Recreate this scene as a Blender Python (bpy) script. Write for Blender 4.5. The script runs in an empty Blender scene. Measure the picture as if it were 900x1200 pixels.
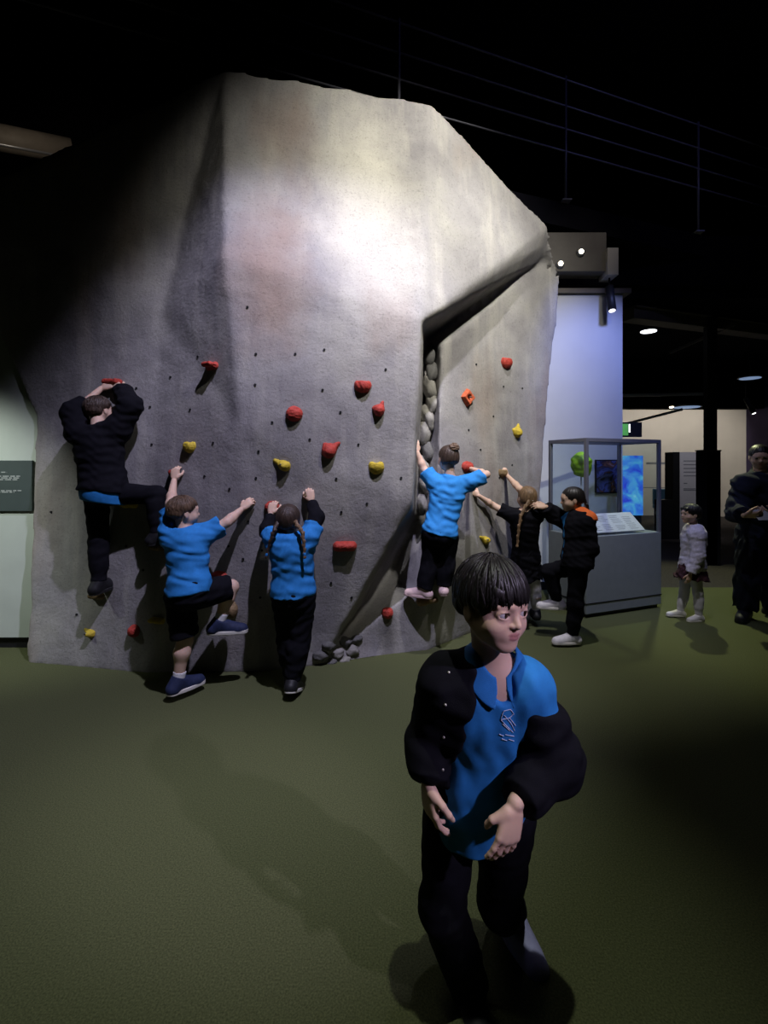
import bpy, bmesh, math, random
import numpy as np
from mathutils import Vector, Matrix, noise
from mathutils.bvhtree import BVHTree

# ---------------------------------------------------------------- camera, world, lights, exposure
FPX, CH, HOR = 560.0, 1.6, 545.0          # focal length in px, eye height, horizon row (900x1200 frame)
SC = bpy.context.scene
COL = SC.collection
cam_d = bpy.data.cameras.new('camera'); cam = bpy.data.objects.new('camera', cam_d); COL.objects.link(cam)
cam.location = (0, 0, CH); cam.rotation_euler = (math.pi/2, 0, 0)
cam_d.sensor_fit = 'VERTICAL'; cam_d.sensor_height = 36.0; cam_d.sensor_width = 27.0
cam_d.lens = 36.0*FPX/1200.0
cam_d.shift_y = -(600.0-HOR)/1200.0
cam_d.clip_start = 0.05
SC.camera = cam
w = bpy.data.worlds.new('world'); SC.world = w; w.use_nodes = True
w.node_tree.nodes['Background'].inputs[0].default_value = (0.10, 0.12, 0.30, 1)
w.node_tree.nodes['Background'].inputs[1].default_value = 0.012
SC.view_settings.view_transform = 'Standard'
SC.view_settings.look = 'None'
SC.view_settings.exposure = 0.0
SC.view_settings.gamma = 1.0
SC.view_settings.use_curve_mapping = False

def P(px, py, Y):
    return Vector(((px-450.0)*Y/FPX, Y, CH-(py-HOR)*Y/FPX))
def G(px, py):
    Y = FPX*CH/(py-HOR); p = P(px, py, Y); p.z = 0.0; return p

def spot(name, loc, tgt, energy, color, angle, blend, size=0.05):
    d = bpy.data.lights.new(name, 'SPOT'); d.energy = energy; d.color = color
    d.spot_size = math.radians(angle); d.spot_blend = blend; d.shadow_soft_size = size
    o = bpy.data.objects.new(name, d); COL.objects.link(o); o.location = loc
    v = Vector(tgt)-Vector(loc); o.rotation_euler = v.to_track_quat('-Z', 'Y').to_euler()
    return o
def area(name, loc, tgt, energy, color, sx, sy):
    d = bpy.data.lights.new(name, 'AREA'); d.energy = energy; d.color = color; d.shape = 'RECTANGLE'; d.size = sx; d.size_y = sy
    o = bpy.data.objects.new(name, d); COL.objects.link(o); o.location = loc
    v = Vector(tgt)-Vector(loc); o.rotation_euler = v.to_track_quat('-Z', 'Y').to_euler()
    return o
# ceiling track spots (all above the frame) and exhibition lamps
spot('rock_key_spot', (1.9, 1.2, 5.6), (0.72, 4.1, 3.85), 1220, (1.0, 0.96, 0.85), 66, 1.0, 0.06)
spot('rock_low_spot', (0.45, 1.35, 6.2), (-1.0, 3.7, 0.9), 1250, (0.74, 0.71, 1.0), 54, 0.8, 0.05)
spot('rock_right_spot', (1.3, 2.7, 6.3), (1.25, 4.7, 1.0), 680, (0.95, 0.93, 0.95), 44, 0.8, 0.05)
spot('boy_front_spot', (2.0, -0.5, 2.9), (0.24, 1.25, 1.00), 270, (0.78, 0.66, 1.0), 20, 0.8, 0.04)
spot('boy_top_spot', (0.32, 0.25, 6.0), (-0.35, 1.55, 0.0), 400, (0.90, 0.95, 0.82), 36, 0.9, 0.04)
spot('floor_left_spot', (-1.0, 0.3, 6.0), (-1.0, 1.5, 0.0), 28, (0.95, 1.0, 0.75), 46, 0.9, 0.1)
spot('wall_blue_spot', (2.9, 4.4, 4.3), (2.5, 6.2, 1.9), 200, (0.28, 0.36, 1.0), 80, 0.8, 0.1)
spot('case_floor_spot', (4.0, 6.75, 3.7), (4.15, 5.75, 0.0), 330, (0.95, 1.0, 0.55), 75, 0.5, 0.04)
spot('case_front_spot', (3.0, 3.2, 5.2), (2.9, 5.2, 0.8), 75, (0.70, 0.72, 1.0), 42, 0.8, 0.04)
spot('panel_left_spot', (-4.3, 2.6, 2.9), (-3.55, 4.15, 0.9), 210, (0.93, 1.0, 0.93), 60, 0.8, 0.08)
spot('far_wall_spot', (6.6, 12.6, 3.8), (7.6, 15.0, 1.6), 140, (1.0, 0.93, 0.84), 130, 0.9, 0.1)
spot('far_wall_spot_b', (9.2, 12.9, 3.8), (9.2, 15.0, 1.6), 140, (1.0, 0.93, 0.84), 130, 0.9, 0.1)
spot('totem_spot', (6.2, 8.6, 3.6), (6.6, 10.3, 1.1), 60, (0.95, 0.92, 1.0), 40, 0.8, 0.05)
spot('railing_spot', (6.0, 2.5, 6.6), (2.8, 6.2, 5.8), 36, (0.35, 0.35, 1.0), 80, 0.9, 0.1)

# ---------------------------------------------------------------- materials
def mat(name, col, rough=0.75, var=0.12, scale=18.0, bump=0.0, bscale=120.0, metal=0.0, spec=0.3, stretch=None, emit=None, estr=0.0, sheen=0.0):
    m = bpy.data.materials.new(name); m.use_nodes = True
    nt = m.node_tree; b = nt.nodes['Principled BSDF']
    b.inputs['Roughness'].default_value = rough; b.inputs['Metallic'].default_value = metal
    b.inputs['Specular IOR Level'].default_value = spec
    tc = nt.nodes.new('ShaderNodeTexCoord'); mp = nt.nodes.new('ShaderNodeMapping')
    nt.links.new(tc.outputs['Object'], mp.inputs[0])
    if stretch: mp.inputs['Scale'].default_value = stretch
    n = nt.nodes.new('ShaderNodeTexNoise'); n.inputs['Scale'].default_value = scale; n.inputs['Detail'].default_value = 5
    nt.links.new(mp.outputs[0], n.inputs['Vector'])
    r = nt.nodes.new('ShaderNodeValToRGB'); r.color_ramp.elements[0].position = 0.3; r.color_ramp.elements[1].position = 0.7
    r.color_ramp.elements[0].color = tuple(c*(1-var) for c in col[:3])+(1,)
    r.color_ramp.elements[1].color = tuple(min(1, c*(1+var)) for c in col[:3])+(1,)
    nt.links.new(n.outputs['Fac'], r.inputs[0]); nt.links.new(r.outputs[0], b.inputs['Base Color'])
    if bump > 0:
        n2 = nt.nodes.new('ShaderNodeTexNoise'); n2.inputs['Scale'].default_value = bscale; n2.inputs['Detail'].default_value = 6
        nt.links.new(mp.outputs[0], n2.inputs['Vector'])
        bp = nt.nodes.new('ShaderNodeBump'); bp.inputs['Strength'].default_value = bump; bp.inputs['Distance'].default_value = 0.01
        nt.links.new(n2.outputs['Fac'], bp.inputs['Height']); nt.links.new(bp.outputs[0], b.inputs['Normal'])
    if sheen: b.inputs['Sheen Weight'].default_value = sheen
    if emit:
        b.inputs['Emission Color'].default_value = tuple(emit)+(1,); b.inputs['Emission Strength'].default_value = estr
    return m

def rock_material():
    m = bpy.data.materials.new('painted_rock'); m.use_nodes = True
    nt = m.node_tree; N = nt.nodes; K = nt.links; b = N['Principled BSDF']
    b.inputs['Roughness'].default_value = 0.82; b.inputs['Specular IOR Level'].default_value = 0.25
    tc = N.new('ShaderNodeTexCoord')
    def nz(scale, det=6, rough=0.6, st=(1, 1, 1)):
        mp = N.new('ShaderNodeMapping'); mp.inputs['Scale'].default_value = st; K.new(tc.outputs['Object'], mp.inputs[0])
        n = N.new('ShaderNodeTexNoise'); n.inputs['Scale'].default_value = scale; n.inputs['Detail'].default_value = det
        n.inputs['Roughness'].default_value = rough; K.new(mp.outputs[0], n.inputs['Vector']); return n.outputs['Fac']
    def ramp(src, stops):
        r = N.new('ShaderNodeValToRGB'); e = r.color_ramp.elements
        while len(e) < len(stops): e.new(0.5)
        for i, (p, c) in enumerate(stops): e[i].position = p; e[i].color = c if len(c) == 4 else tuple(c)+(1,)
        K.new(src, r.inputs[0]); return r.outputs[0]
    def mix(f, a, c, mode='MIX'):
        x = N.new('ShaderNodeMix'); x.data_type = 'RGBA'; x.blend_type = mode
        if isinstance(f, float): x.inputs[0].default_value = f
        else: K.new(f, x.inputs[0])
        for i, v in ((6, a), (7, c)):
            if isinstance(v, tuple): x.inputs[i].default_value = v
            else: K.new(v, x.inputs[i])
        return x.outputs[2]
    base = ramp(nz(1.3), [(0.3, (0.19, 0.18, 0.19)), (0.5, (0.27, 0.26, 0.26)), (0.72, (0.36, 0.35, 0.32))])
    streak = ramp(nz(2.2, 5, 0.6, (2.6, 1.5, 0.28)), [(0.5, (0, 0, 0)), (0.8, (0.6, 0.6, 0.6))])
    c = mix(streak, base, (0.47, 0.45, 0.40, 1))
    brown = ramp(nz(0.9, 4, 0.5, (1.5, 1, 0.55)), [(0.55, (0, 0, 0)), (0.7, (0.65, 0.65, 0.65))])
    c = mix(brown, c, (0.24, 0.185, 0.155, 1))
    # one brownish wash painted down beside the left ridge
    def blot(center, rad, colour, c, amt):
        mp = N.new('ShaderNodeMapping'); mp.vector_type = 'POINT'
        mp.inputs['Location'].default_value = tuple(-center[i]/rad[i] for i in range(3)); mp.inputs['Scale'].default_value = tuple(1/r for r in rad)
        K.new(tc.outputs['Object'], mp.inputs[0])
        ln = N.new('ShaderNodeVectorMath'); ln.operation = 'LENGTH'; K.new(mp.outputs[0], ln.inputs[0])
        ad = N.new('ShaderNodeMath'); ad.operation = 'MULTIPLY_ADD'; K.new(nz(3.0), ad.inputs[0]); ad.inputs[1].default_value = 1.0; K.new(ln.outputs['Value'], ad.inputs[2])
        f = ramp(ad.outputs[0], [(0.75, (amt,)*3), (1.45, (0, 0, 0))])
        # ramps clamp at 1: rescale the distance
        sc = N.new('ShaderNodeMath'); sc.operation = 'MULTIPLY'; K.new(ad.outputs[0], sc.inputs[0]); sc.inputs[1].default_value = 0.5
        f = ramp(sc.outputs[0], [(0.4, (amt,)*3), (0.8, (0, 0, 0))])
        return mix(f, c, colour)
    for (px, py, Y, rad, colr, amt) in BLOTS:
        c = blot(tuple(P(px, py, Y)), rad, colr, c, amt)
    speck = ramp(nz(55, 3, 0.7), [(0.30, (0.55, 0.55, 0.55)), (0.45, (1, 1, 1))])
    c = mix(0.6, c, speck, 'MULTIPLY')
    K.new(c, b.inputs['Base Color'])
    bp = N.new('ShaderNodeBump'); bp.inputs['Strength'].default_value = 0.55; bp.inputs['Distance'].default_value = 0.012
    K.new(nz(38, 9, 0.72), bp.inputs['Height']); K.new(bp.outputs[0], b.inputs['Normal'])
    return m
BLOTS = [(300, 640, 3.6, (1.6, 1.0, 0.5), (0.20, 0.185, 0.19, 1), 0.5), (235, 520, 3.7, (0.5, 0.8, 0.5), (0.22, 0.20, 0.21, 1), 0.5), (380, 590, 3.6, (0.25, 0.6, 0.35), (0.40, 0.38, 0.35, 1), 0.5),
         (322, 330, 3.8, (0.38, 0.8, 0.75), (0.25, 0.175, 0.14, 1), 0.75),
         (425, 240, 3.95, (0.45, 0.9, 1.0), (0.50, 0.48, 0.42, 1), 0.8),
         (455, 330, 3.8, (0.35, 0.8, 0.55), (0.50, 0.49, 0.45, 1), 0.6),
         (530, 735, 4.3, (0.5, 0.5, 0.22), (0.42, 0.41, 0.37, 1), 0.7),
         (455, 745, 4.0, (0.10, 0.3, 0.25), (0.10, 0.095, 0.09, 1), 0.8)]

# ---------------------------------------------------------------- object helpers
def nrm(v): v = np.array(v, dtype=float); return v/np.linalg.norm(v)
def A(v): return np.array(v, dtype=float)
def perp(v, d): v = A(v); d = nrm(d); return nrm(v-d*(v@d))
def lerp(a, b, t): return A(a)*(1-t)+A(b)*t

def mesh_obj(name, verts, faces, material, parent=None, smooth=True, base=None):
    me = bpy.data.meshes.new(name)
    if base is not None: verts = [Vector(v)-Vector(base) for v in verts]
    me.from_pydata([tuple(v) for v in verts], [], faces); me.update()
    if smooth: me.polygons.foreach_set('use_smooth', [True]*len(me.polygons))
    if material: me.materials.append(material)
    o = bpy.data.objects.new(name, me); COL.objects.link(o)
    if parent is not None: o.parent = parent
    return o
def bm_obj(name, bm, material, parent=None, smooth=False):
    me = bpy.data.meshes.new(name); bm.to_mesh(me); bm.free()
    if smooth: me.polygons.foreach_set('use_smooth', [True]*len(me.polygons))
    if material: me.materials.append(material)
    o = bpy.data.objects.new(name, me); COL.objects.link(o)
    if parent is not None: o.parent = parent
    return o
def tag(o, label=None, cat=None, group=None, kind=None):
    if label: o['label'] = label
    if cat: o['category'] = cat
    if group: o['group'] = group
    if kind: o['kind'] = kind
    return o
def empty(name, loc, rz=0.0):
    o = bpy.data.objects.new(name, None); COL.objects.link(o); o.location = loc; o.rotation_euler = (0, 0, rz)
    o.empty_display_size = 0.1
    return o
def add_box(bm, lo, hi, bevel=0.0, M=None):
    lo = Vector(lo); hi = Vector(hi); c = (lo+hi)/2; s = hi-lo
    r = bmesh.ops.create_cube(bm, size=1.0)
    vs = r['verts']
    for v in vs: v.co = Vector((v.co.x*s.x, v.co.y*s.y, v.co.z*s.z))+c
    if bevel > 0:
        es = list({e for v in vs for e in v.link_edges})
        rb = bmesh.ops.bevel(bm, geom=es, offset=bevel, segments=2, affect='EDGES', profile=0.5)
        vs = rb['verts'] if not vs[0].is_valid else list({v for f in rb['faces'] for v in f.verts})
    if M is not None: bmesh.ops.transform(bm, matrix=M, verts=[v for v in vs if v.is_valid])
    return vs
def box(name, lo, hi, material, parent=None, bevel=0.0):
    bm = bmesh.new(); add_box(bm, lo, hi, bevel); return bm_obj(name, bm, material, parent)
def add_tube(bm, a, b, r0, r1=None, seg=12):
    a = Vector(a); b = Vector(b); r1 = r0 if r1 is None else r1
    d = b-a; q = d.to_track_quat('Z', 'Y').to_matrix().to_4x4()
    M = Matrix.Translation((a+b)/2) @ q
    bmesh.ops.create_cone(bm, cap_ends=True, segments=seg, radius1=r0, radius2=r1, depth=d.length, matrix=M)
def tube(name, a, b, r, material, parent=None, r1=None, seg=12):
    bm = bmesh.new(); add_tube(bm, a, b, r, r1, seg); return bm_obj(name, bm, material, parent, True)
def structure(o): o['kind'] = 'structure'; return o

# ---------------------------------------------------------------- signed-distance modelling kit
class SDF:
    def __init__(s, lo, hi, h):
        s.h = h; s.lo = np.array(lo, dtype=np.float64)
        s.n = np.maximum(np.ceil((np.array(hi)-s.lo)/h).astype(int)+1, 2)
        s.f = np.full(tuple(s.n), 1.0, dtype=np.float32)
    def sub(s, lo, hi):
        a = np.clip(np.floor((np.array(lo)-s.lo)/s.h).astype(int), 0, s.n); b = np.clip(np.ceil((np.array(hi)-s.lo)/s.h).astype(int)+1, 0, s.n)
        if np.any(b <= a): return None
        sl = tuple(slice(int(a[i]), int(b[i])) for i in range(3))
        ax = [(s.lo[i]+np.arange(a[i], b[i])*s.h).astype(np.float32) for i in range(3)]
        return sl, ax[0][:, None, None], ax[1][None, :, None], ax[2][None, None, :]
    def put(s, sl, d, k, op):
        f = s.f[sl]
        if op == 'u':
            if k > 0:
                hh = np.maximum(k-np.abs(f-d), 0)/k; s.f[sl] = np.minimum(f, d)-hh*hh*k*0.25
            else: s.f[sl] = np.minimum(f, d)
        else:
            d = -d
            if k > 0:
                hh = np.maximum(k-np.abs(f-d), 0)/k; s.f[sl] = np.maximum(f, d)+hh*hh*k*0.25
            else: s.f[sl] = np.maximum(f, d)
    def cone(s, a, b, ra, rb, k=0.02, op='u', capa=False, capb=False, flat=None):
        a = np.array(a, dtype=np.float64); b = np.array(b, dtype=np.float64); R = max(ra, rb)+k+3*s.h
        g = s.sub(np.minimum(a, b)-R, np.maximum(a, b)+R)
        if g is None: return
        sl, X, Y, Z = g; ba = b-a; L2 = max(float(ba@ba), 1e-9)
        dx, dy, dz = X-a[0], Y-a[1], Z-a[2]
        t = (dx*ba[0]+dy*ba[1]+dz*ba[2])/L2; tc = np.clip(t, 0, 1)
        ex, ey, ez = dx-tc*ba[0], dy-tc*ba[1], dz-tc*ba[2]
        if flat is not None:      # flatten along unit vector: flat=(vec, factor>1)
            n, fac = flat; q = ex*n[0]+ey*n[1]+ez*n[2]; e2 = ex*ex+ey*ey+ez*ez+(fac*fac-1)*q*q
            d = np.sqrt(np.maximum(e2, 0))-(ra+(rb-ra)*tc); d = d/np.where(np.abs(d) > 0, 1.0, 1.0)
        else:
            d = np.sqrt(ex*ex+ey*ey+ez*ez)-(ra+(rb-ra)*tc)
        L = math.sqrt(L2)
        if capb: d = np.maximum(d, (t-1)*L)
        if capa: d = np.maximum(d, -t*L)
        s.put(sl, d.astype(np.float32), k, op)
    def ell(s, c, r, R=None, k=0.02, op='u', cut=None):
        c = np.array(c, dtype=np.float64); r = np.array(r, dtype=np.float64); m = float(r.max())+k+3*s.h
        g = s.sub(c-m, c+m)
        if g is None: return
        sl, X, Y, Z = g; dx, dy, dz = X-c[0], Y-c[1], Z-c[2]
        if R is None: q = (dx, dy, dz)
        else: q = tuple(dx*R[i][0]+dy*R[i][1]+dz*R[i][2] for i in range(3))      # rows of R = local axes
        k0 = np.sqrt((q[0]/r[0])**2+(q[1]/r[1])**2+(q[2]/r[2])**2); k1 = np.sqrt((q[0]/r[0]**2)**2+(q[1]/r[1]**2)**2+(q[2]/r[2]**2)**2)
        d = k0*(k0-1)/np.maximum(k1, 1e-6)
        if cut is not None: d = np.maximum(d, cut(*q))
        s.put(sl, d.astype(np.float32), k, op)
    def plane(s, p, n, k=0.0):          # removes the side n points to
        n = np.array(n, dtype=np.float64); n = n/np.linalg.norm(n); p = np.array(p, dtype=np.float64)
        sl, X, Y, Z = s.sub(s.lo, s.lo+s.n*s.h)
        d = -((X-p[0])*n[0]+(Y-p[1])*n[1]+(Z-p[2])*n[2])
        s.put(sl, np.broadcast_to(d, s.f.shape).astype(np.float32), k, 's')
    def func(s, fn, lo=None, hi=None, k=0.01, op='u'):
        g = s.sub(s.lo if lo is None else lo, s.lo+s.n*s.h if hi is None else hi)
        if g is None: return
        sl, X, Y, Z = g; s.put(sl, fn(X, Y, Z).astype(np.float32), k, op)
    def wrinkle(s, amp, wl, seed=0, st=(1, 1, 1)):
        rs = np.random.RandomState(seed); sl, X, Y, Z = s.sub(s.lo, s.lo+s.n*s.h)
        w0 = 2*math.pi/wl; acc = 0
        for i in range(3):
            d = rs.normal(size=3)*np.array(st); d /= np.linalg.norm(d); e = rs.normal(size=3); e /= np.linalg.norm(e)
            ph = rs.uniform(0, 6.28, 2); m = w0*(0.7+0.5*i)
            acc = acc+np.sin(m*(d[0]*X+d[1]*Y+d[2]*Z)+ph[0]+1.3*np.sin(0.6*w0*(e[0]*X+e[1]*Y+e[2]*Z)+ph[1]))/(1+0.6*i)
        s.f += (amp*(acc-1.1)).astype(np.float32)
    def mesh(s):
        f = s.f
        f[0], f[-1] = np.maximum(f[0], s.h), np.maximum(f[-1], s.h)
        f[:, 0], f[:, -1] = np.maximum(f[:, 0], s.h), np.maximum(f[:, -1], s.h)
        f[:, :, 0], f[:, :, -1] = np.maximum(f[:, :, 0], s.h), np.maximum(f[:, :, -1], s.h)
        g = f < 0; nx, ny, nz = (i-1 for i in f.shape)
        cnt = np.zeros((nx, ny, nz), dtype=np.int8)
        for i in (0, 1):
            for j in (0, 1):
                for k in (0, 1): cnt += g[i:nx+i, j:ny+j, k:nz+k]
        act = (cnt > 0) & (cnt < 8); I = np.argwhere(act)
        if len(I) == 0: return np.zeros((0, 3)), np.zeros((0, 4), dtype=int)
        idx = np.full(act.shape, -1, dtype=np.int32); idx[act] = np.arange(len(I), dtype=np.int32)
        acc = np.zeros((len(I), 3)); num = np.zeros(len(I))
        cs = [(i, j, k) for i in (0, 1) for j in (0, 1) for k in (0, 1)]
        val = {c: f[I[:, 0]+c[0], I[:, 1]+c[1], I[:, 2]+c[2]] for c in cs}
        for c in cs:
            for a in range(3):
                if c[a] == 0:
                    e = list(c); e[a] = 1; e = tuple(e); u, v = val[c], val[e]; m = (u < 0) != (v < 0)
                    t = np.where(m, u/np.where(m, u-v, 1), 0)
                    p = np.tile(np.array(c, dtype=float), (len(I), 1)); p[:, a] += t
                    acc[m] += p[m]; num[m] += 1
        V = s.lo+(I+acc/num[:, None])*s.h
        Q = []
        for a in range(3):
            b, c = (a+1) % 3, (a+2) % 3
            A = [slice(None)]*3; B = [slice(None)]*3; A[a] = slice(0, -1); B[a] = slice(1, None)
            x = g[tuple(A)] != g[tuple(B)]
            W = np.argwhere(x); W = W[(W[:, b] > 0) & (W[:, c] > 0) & (W[:, b] < f.shape[b]-1) & (W[:, c] < f.shape[c]-1)]
            if len(W) == 0: continue
            ins = g[tuple(W.T)]
            def at(db, dc):
                w_ = W.copy(); w_[:, b] += db; w_[:, c] += dc; return idx[tuple(w_.T)]
            q = np.stack([at(-1, -1), at(0, -1), at(0, 0), at(-1, 0)], 1)
            q[~ins] = q[~ins][:, ::-1]; Q.append(q)
        return V, np.concatenate(Q)
def relax(V, Q, it=1, lam=0.5):
    e = np.concatenate([Q[:, [0, 1]], Q[:, [1, 2]], Q[:, [2, 3]], Q[:, [3, 0]]]); e = np.concatenate([e, e[:, ::-1]])
    deg = np.bincount(e[:, 0], minlength=len(V)).astype(float)[:, None]
    for _ in range(it):
        s_ = np.stack([np.bincount(e[:, 0], weights=V[e[:, 1], a], minlength=len(V)) for a in range(3)], 1)
        V = V+lam*(s_/np.maximum(deg, 1)-V)
    return V
def np_obj(name, V, Q, material, parent=None, base=(0, 0, 0), tint=None):
    me = bpy.data.meshes.new(name); n = len(Q)
    me.vertices.add(len(V)); me.vertices.foreach_set('co', (V-np.array(base)).astype(np.float32).ravel())
    me.loops.add(4*n); me.loops.foreach_set('vertex_index', Q.astype(np.int32).ravel())
    me.polygons.add(n); me.polygons.foreach_set('loop_start', np.arange(0, 4*n, 4, dtype=np.int32))
    me.polygons.foreach_set('use_smooth', np.ones(n, dtype=bool))
    me.update(calc_edges=True)
    if tint is not None:
        at_ = me.color_attributes.new('tint', 'FLOAT_COLOR', 'POINT'); at_.data.foreach_set('color', tint.astype(np.float32).ravel())
    me.materials.append(material)
    o = bpy.data.objects.new(name, me); COL.objects.link(o)
    if parent is not None: o.parent = parent
    return o
def sdf_obj(name, sdf, material, parent=None, base=(0, 0, 0), smooth=1):
    V, Q = sdf.mesh()
    if smooth and len(V): V = relax(V, Q, smooth)
    return np_obj(name, V, Q, material, parent, base)
# ---------------------------------------------------------------- the setting
M_floor = mat('green_carpet', (0.084, 0.094, 0.042), 0.95, 0.35, 160, 0.5, 420, spec=0.1)
M_dark = mat('black_paint', (0.006, 0.006, 0.010), 0.9, 0.2, 4, spec=0.1)
M_hallfloor = mat('brown_carpet', (0.045, 0.040, 0.038), 0.95, 0.25, 30, 0.4, 200, spec=0.1)
M_white = mat('white_wall_paint', (0.62, 0.63, 0.62), 0.7, 0.03, 3, 0.05, 200)
M_cream = mat('cream_wall_paint', (0.62, 0.58, 0.52), 0.8, 0.04, 2)
M_panelwhite = mat('pale_green_panel', (0.50, 0.55, 0.49), 0.6, 0.04, 5, 0.05, 150)
M_purple = mat('purple_wall_paint', (0.10, 0.075, 0.17), 0.8, 0.08, 3)
M_steel = mat('brushed_steel', (0.30, 0.31, 0.34), 0.4, 0.06, 12, metal=0.6)
M_blackmetal = mat('black_metal', (0.012, 0.012, 0.014), 0.5, 0.1, 10)
M_brownmetal = mat('brown_duct', (0.13, 0.115, 0.10), 0.6, 0.15, 6)

def slab(name, lo, hi, m): return structure(box(name, lo, hi, m))
fl = structure(mesh_obj('floor', [(-9, -5, 0), (16, -5, 0), (16, 6.25, 0), (-9, 6.25, 0), (-9, -5, -.1), (16, -5, -.1), (16, 6.25, -.1), (-9, 6.25, -.1)],
     [(0, 1, 2, 3), (7, 6, 5, 4), (0, 4, 5, 1), (1, 5, 6, 2), (2, 6, 7, 3), (3, 7, 4, 0)], M_floor, smooth=False))
slab('floor_hall', (-9, 6.25, -0.1), (16, 20, 0.0), M_hallfloor)
slab('ceiling', (-9, -5, 7.6), (16, 20, 7.8), M_dark)
slab('wall_front', (-9, -5.2, 0), (16, -5, 7.6), M_dark)
slab('wall_right', (16, -5, 0), (16.2, 20, 7.6), M_dark)
slab('wall_back', (-9, 20, 0), (16, 20.2, 7.6), M_dark)
slab('wall_left', (-9.2, -5, 0), (-9, 20, 7.6), M_dark)
# lower ceiling of the hall beyond, and the mezzanine front above it
slab('ceiling_hall', (3.4, 7.0, 4.05), (16, 20, 4.2), M_dark)
slab('wall_mezzanine', (-6, 6.9, 4.2), (16, 7.0, 4.9), M_dark)
slab('trim_1', (5.0, 12.0, 3.02), (16, 12.25, 4.05), M_dark)
# blue-lit white partition behind the display case
slab('wall_partition', (1.45, 6.15, 0.0), (3.07, 6.35, 3.80), M_white)
slab('trim_2', (1.45, 6.10, 3.80), (3.16, 6.38, 3.86), M_brownmetal)
slab('baseboard_partition', (1.45, 6.13, 0.0), (3.07, 6.15, 0.10), M_blackmetal)
# curved cream wall at the far end of the hall
def curved_wall():
    bm = bmesh.new(); pts = []
    for i in range(25):
        t = i/24; a = math.radians(155-110*t); pts.append((8.3+4.0*math.cos(a)*0.85+t*0.9, 11.6+3.6*math.sin(a)))
    ring = []
    for (x, y) in pts:
        ring.append([bm.verts.new((x, y, 0)), bm.verts.new((x, y, 4.05)), bm.verts.new((x+0.02, y+.16, 4.05)), bm.verts.new((x+0.02, y+.16, 0))])
    for i in range(24):
        for k in range(4):
            bm.faces.new((ring[i][k], ring[i+1][k], ring[i+1][(k+1) % 4], ring[i][(k+1) % 4]))
    bm.faces.new(ring[0]); bm.faces.new(ring[-1][::-1])
    bmesh.ops.recalc_face_normals(bm, faces=bm.faces)
    return structure(bm_obj('wall_curved', bm, M_cream))
curved_wall()
slab('wall_hall_purple', (9.55, 8.0, 0.0), (9.75, 12.6, 4.05), M_purple)

# ---------------------------------------------------------------- the climbing rock
def vg(px, py): p = G(px, py); p.z = -0.03; return p
RV = dict(
 A=P(262, 80, 4.02), B=P(504, 119, 4.12), M=P(281, 497, 3.54), N=P(494, 377, 3.68), K=P(482, 592, 3.72), E=P(263, 300, 3.56),
 M2=P(190, 368, 3.95), Fr=vg(375, 779), G1=vg(30, 776), G2=vg(170, 788), G3=vg(300, 787), L1=P(40, 490, 4.10), L2=P(37, 620, 4.02), TL=P(-75, 240, 4.10),
 C=P(642, 266, 4.95), C2=P(632, 290, 4.92), C3=P(640, 302, 5.30), D=P(656, 325, 5.42), R2=P(637, 530, 5.28), R3=vg(622, 722),
 n1=P(500, 398, 4.72), k1=P(489, 606, 4.50), S1=P(517, 405, 4.32), S2=P(513, 560, 4.20), S3=P(500, 688, 4.06), b1=vg(500, 762), b2=vg(545, 743),
 Rin=P(455, 668, 4.62), W1=P(488, 692, 4.12), W0=P(392, 758, 3.92),
 bA=Vector((-1.4, 5.4, 4.3)), bB=Vector((0.4, 5.4, 4.3)), bC=Vector((1.55, 5.85, 3.4)), bTL=Vector((-3.3, 4.9, 3.0)), bg1=Vector((-2.8, 5.3, -0.03)), bg3=Vector((1.5, 5.85, -0.03)))
RF = '''A B N|A N E|E N M|M N K|M K Fr|M Fr G3|M G3 G2|M G2 M2|M2 G2 L2|G2 G1 L2|M2 L2 L1|E M M2|A E M2|A M2 TL|M2 L1 TL
B C N|C C2 N|N C2 C3|N C3 n1|N n1 k1|N k1 K|n1 C3 S1|n1 S1 S2|n1 S2 k1|k1 S2 S3|S1 C3 D|S1 D R2|S1 R2 S2|S2 R2 R3|S2 R3 S3|S3 R3 b2|S3 b2 b1
C2 C C3|C D C3|K k1 Rin|K Rin Fr|k1 S3 W1|k1 W1 Rin|Rin W1 W0|Rin W0 Fr|W1 S3 b1|W1 b1 W0|W0 b1 Fr
A B bB bA|B C bC bB|C D bC|D R2 bC|R2 R3 bg3|R2 bg3 bC|A bA bTL TL|TL bTL L1|L1 bTL bg1|L1 bg1 L2|L2 bg1 G1|bA bB bC bg3 bg1 bTL|G1 G2 G3 Fr b1 b2 R3 bg3 bg1'''
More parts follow.
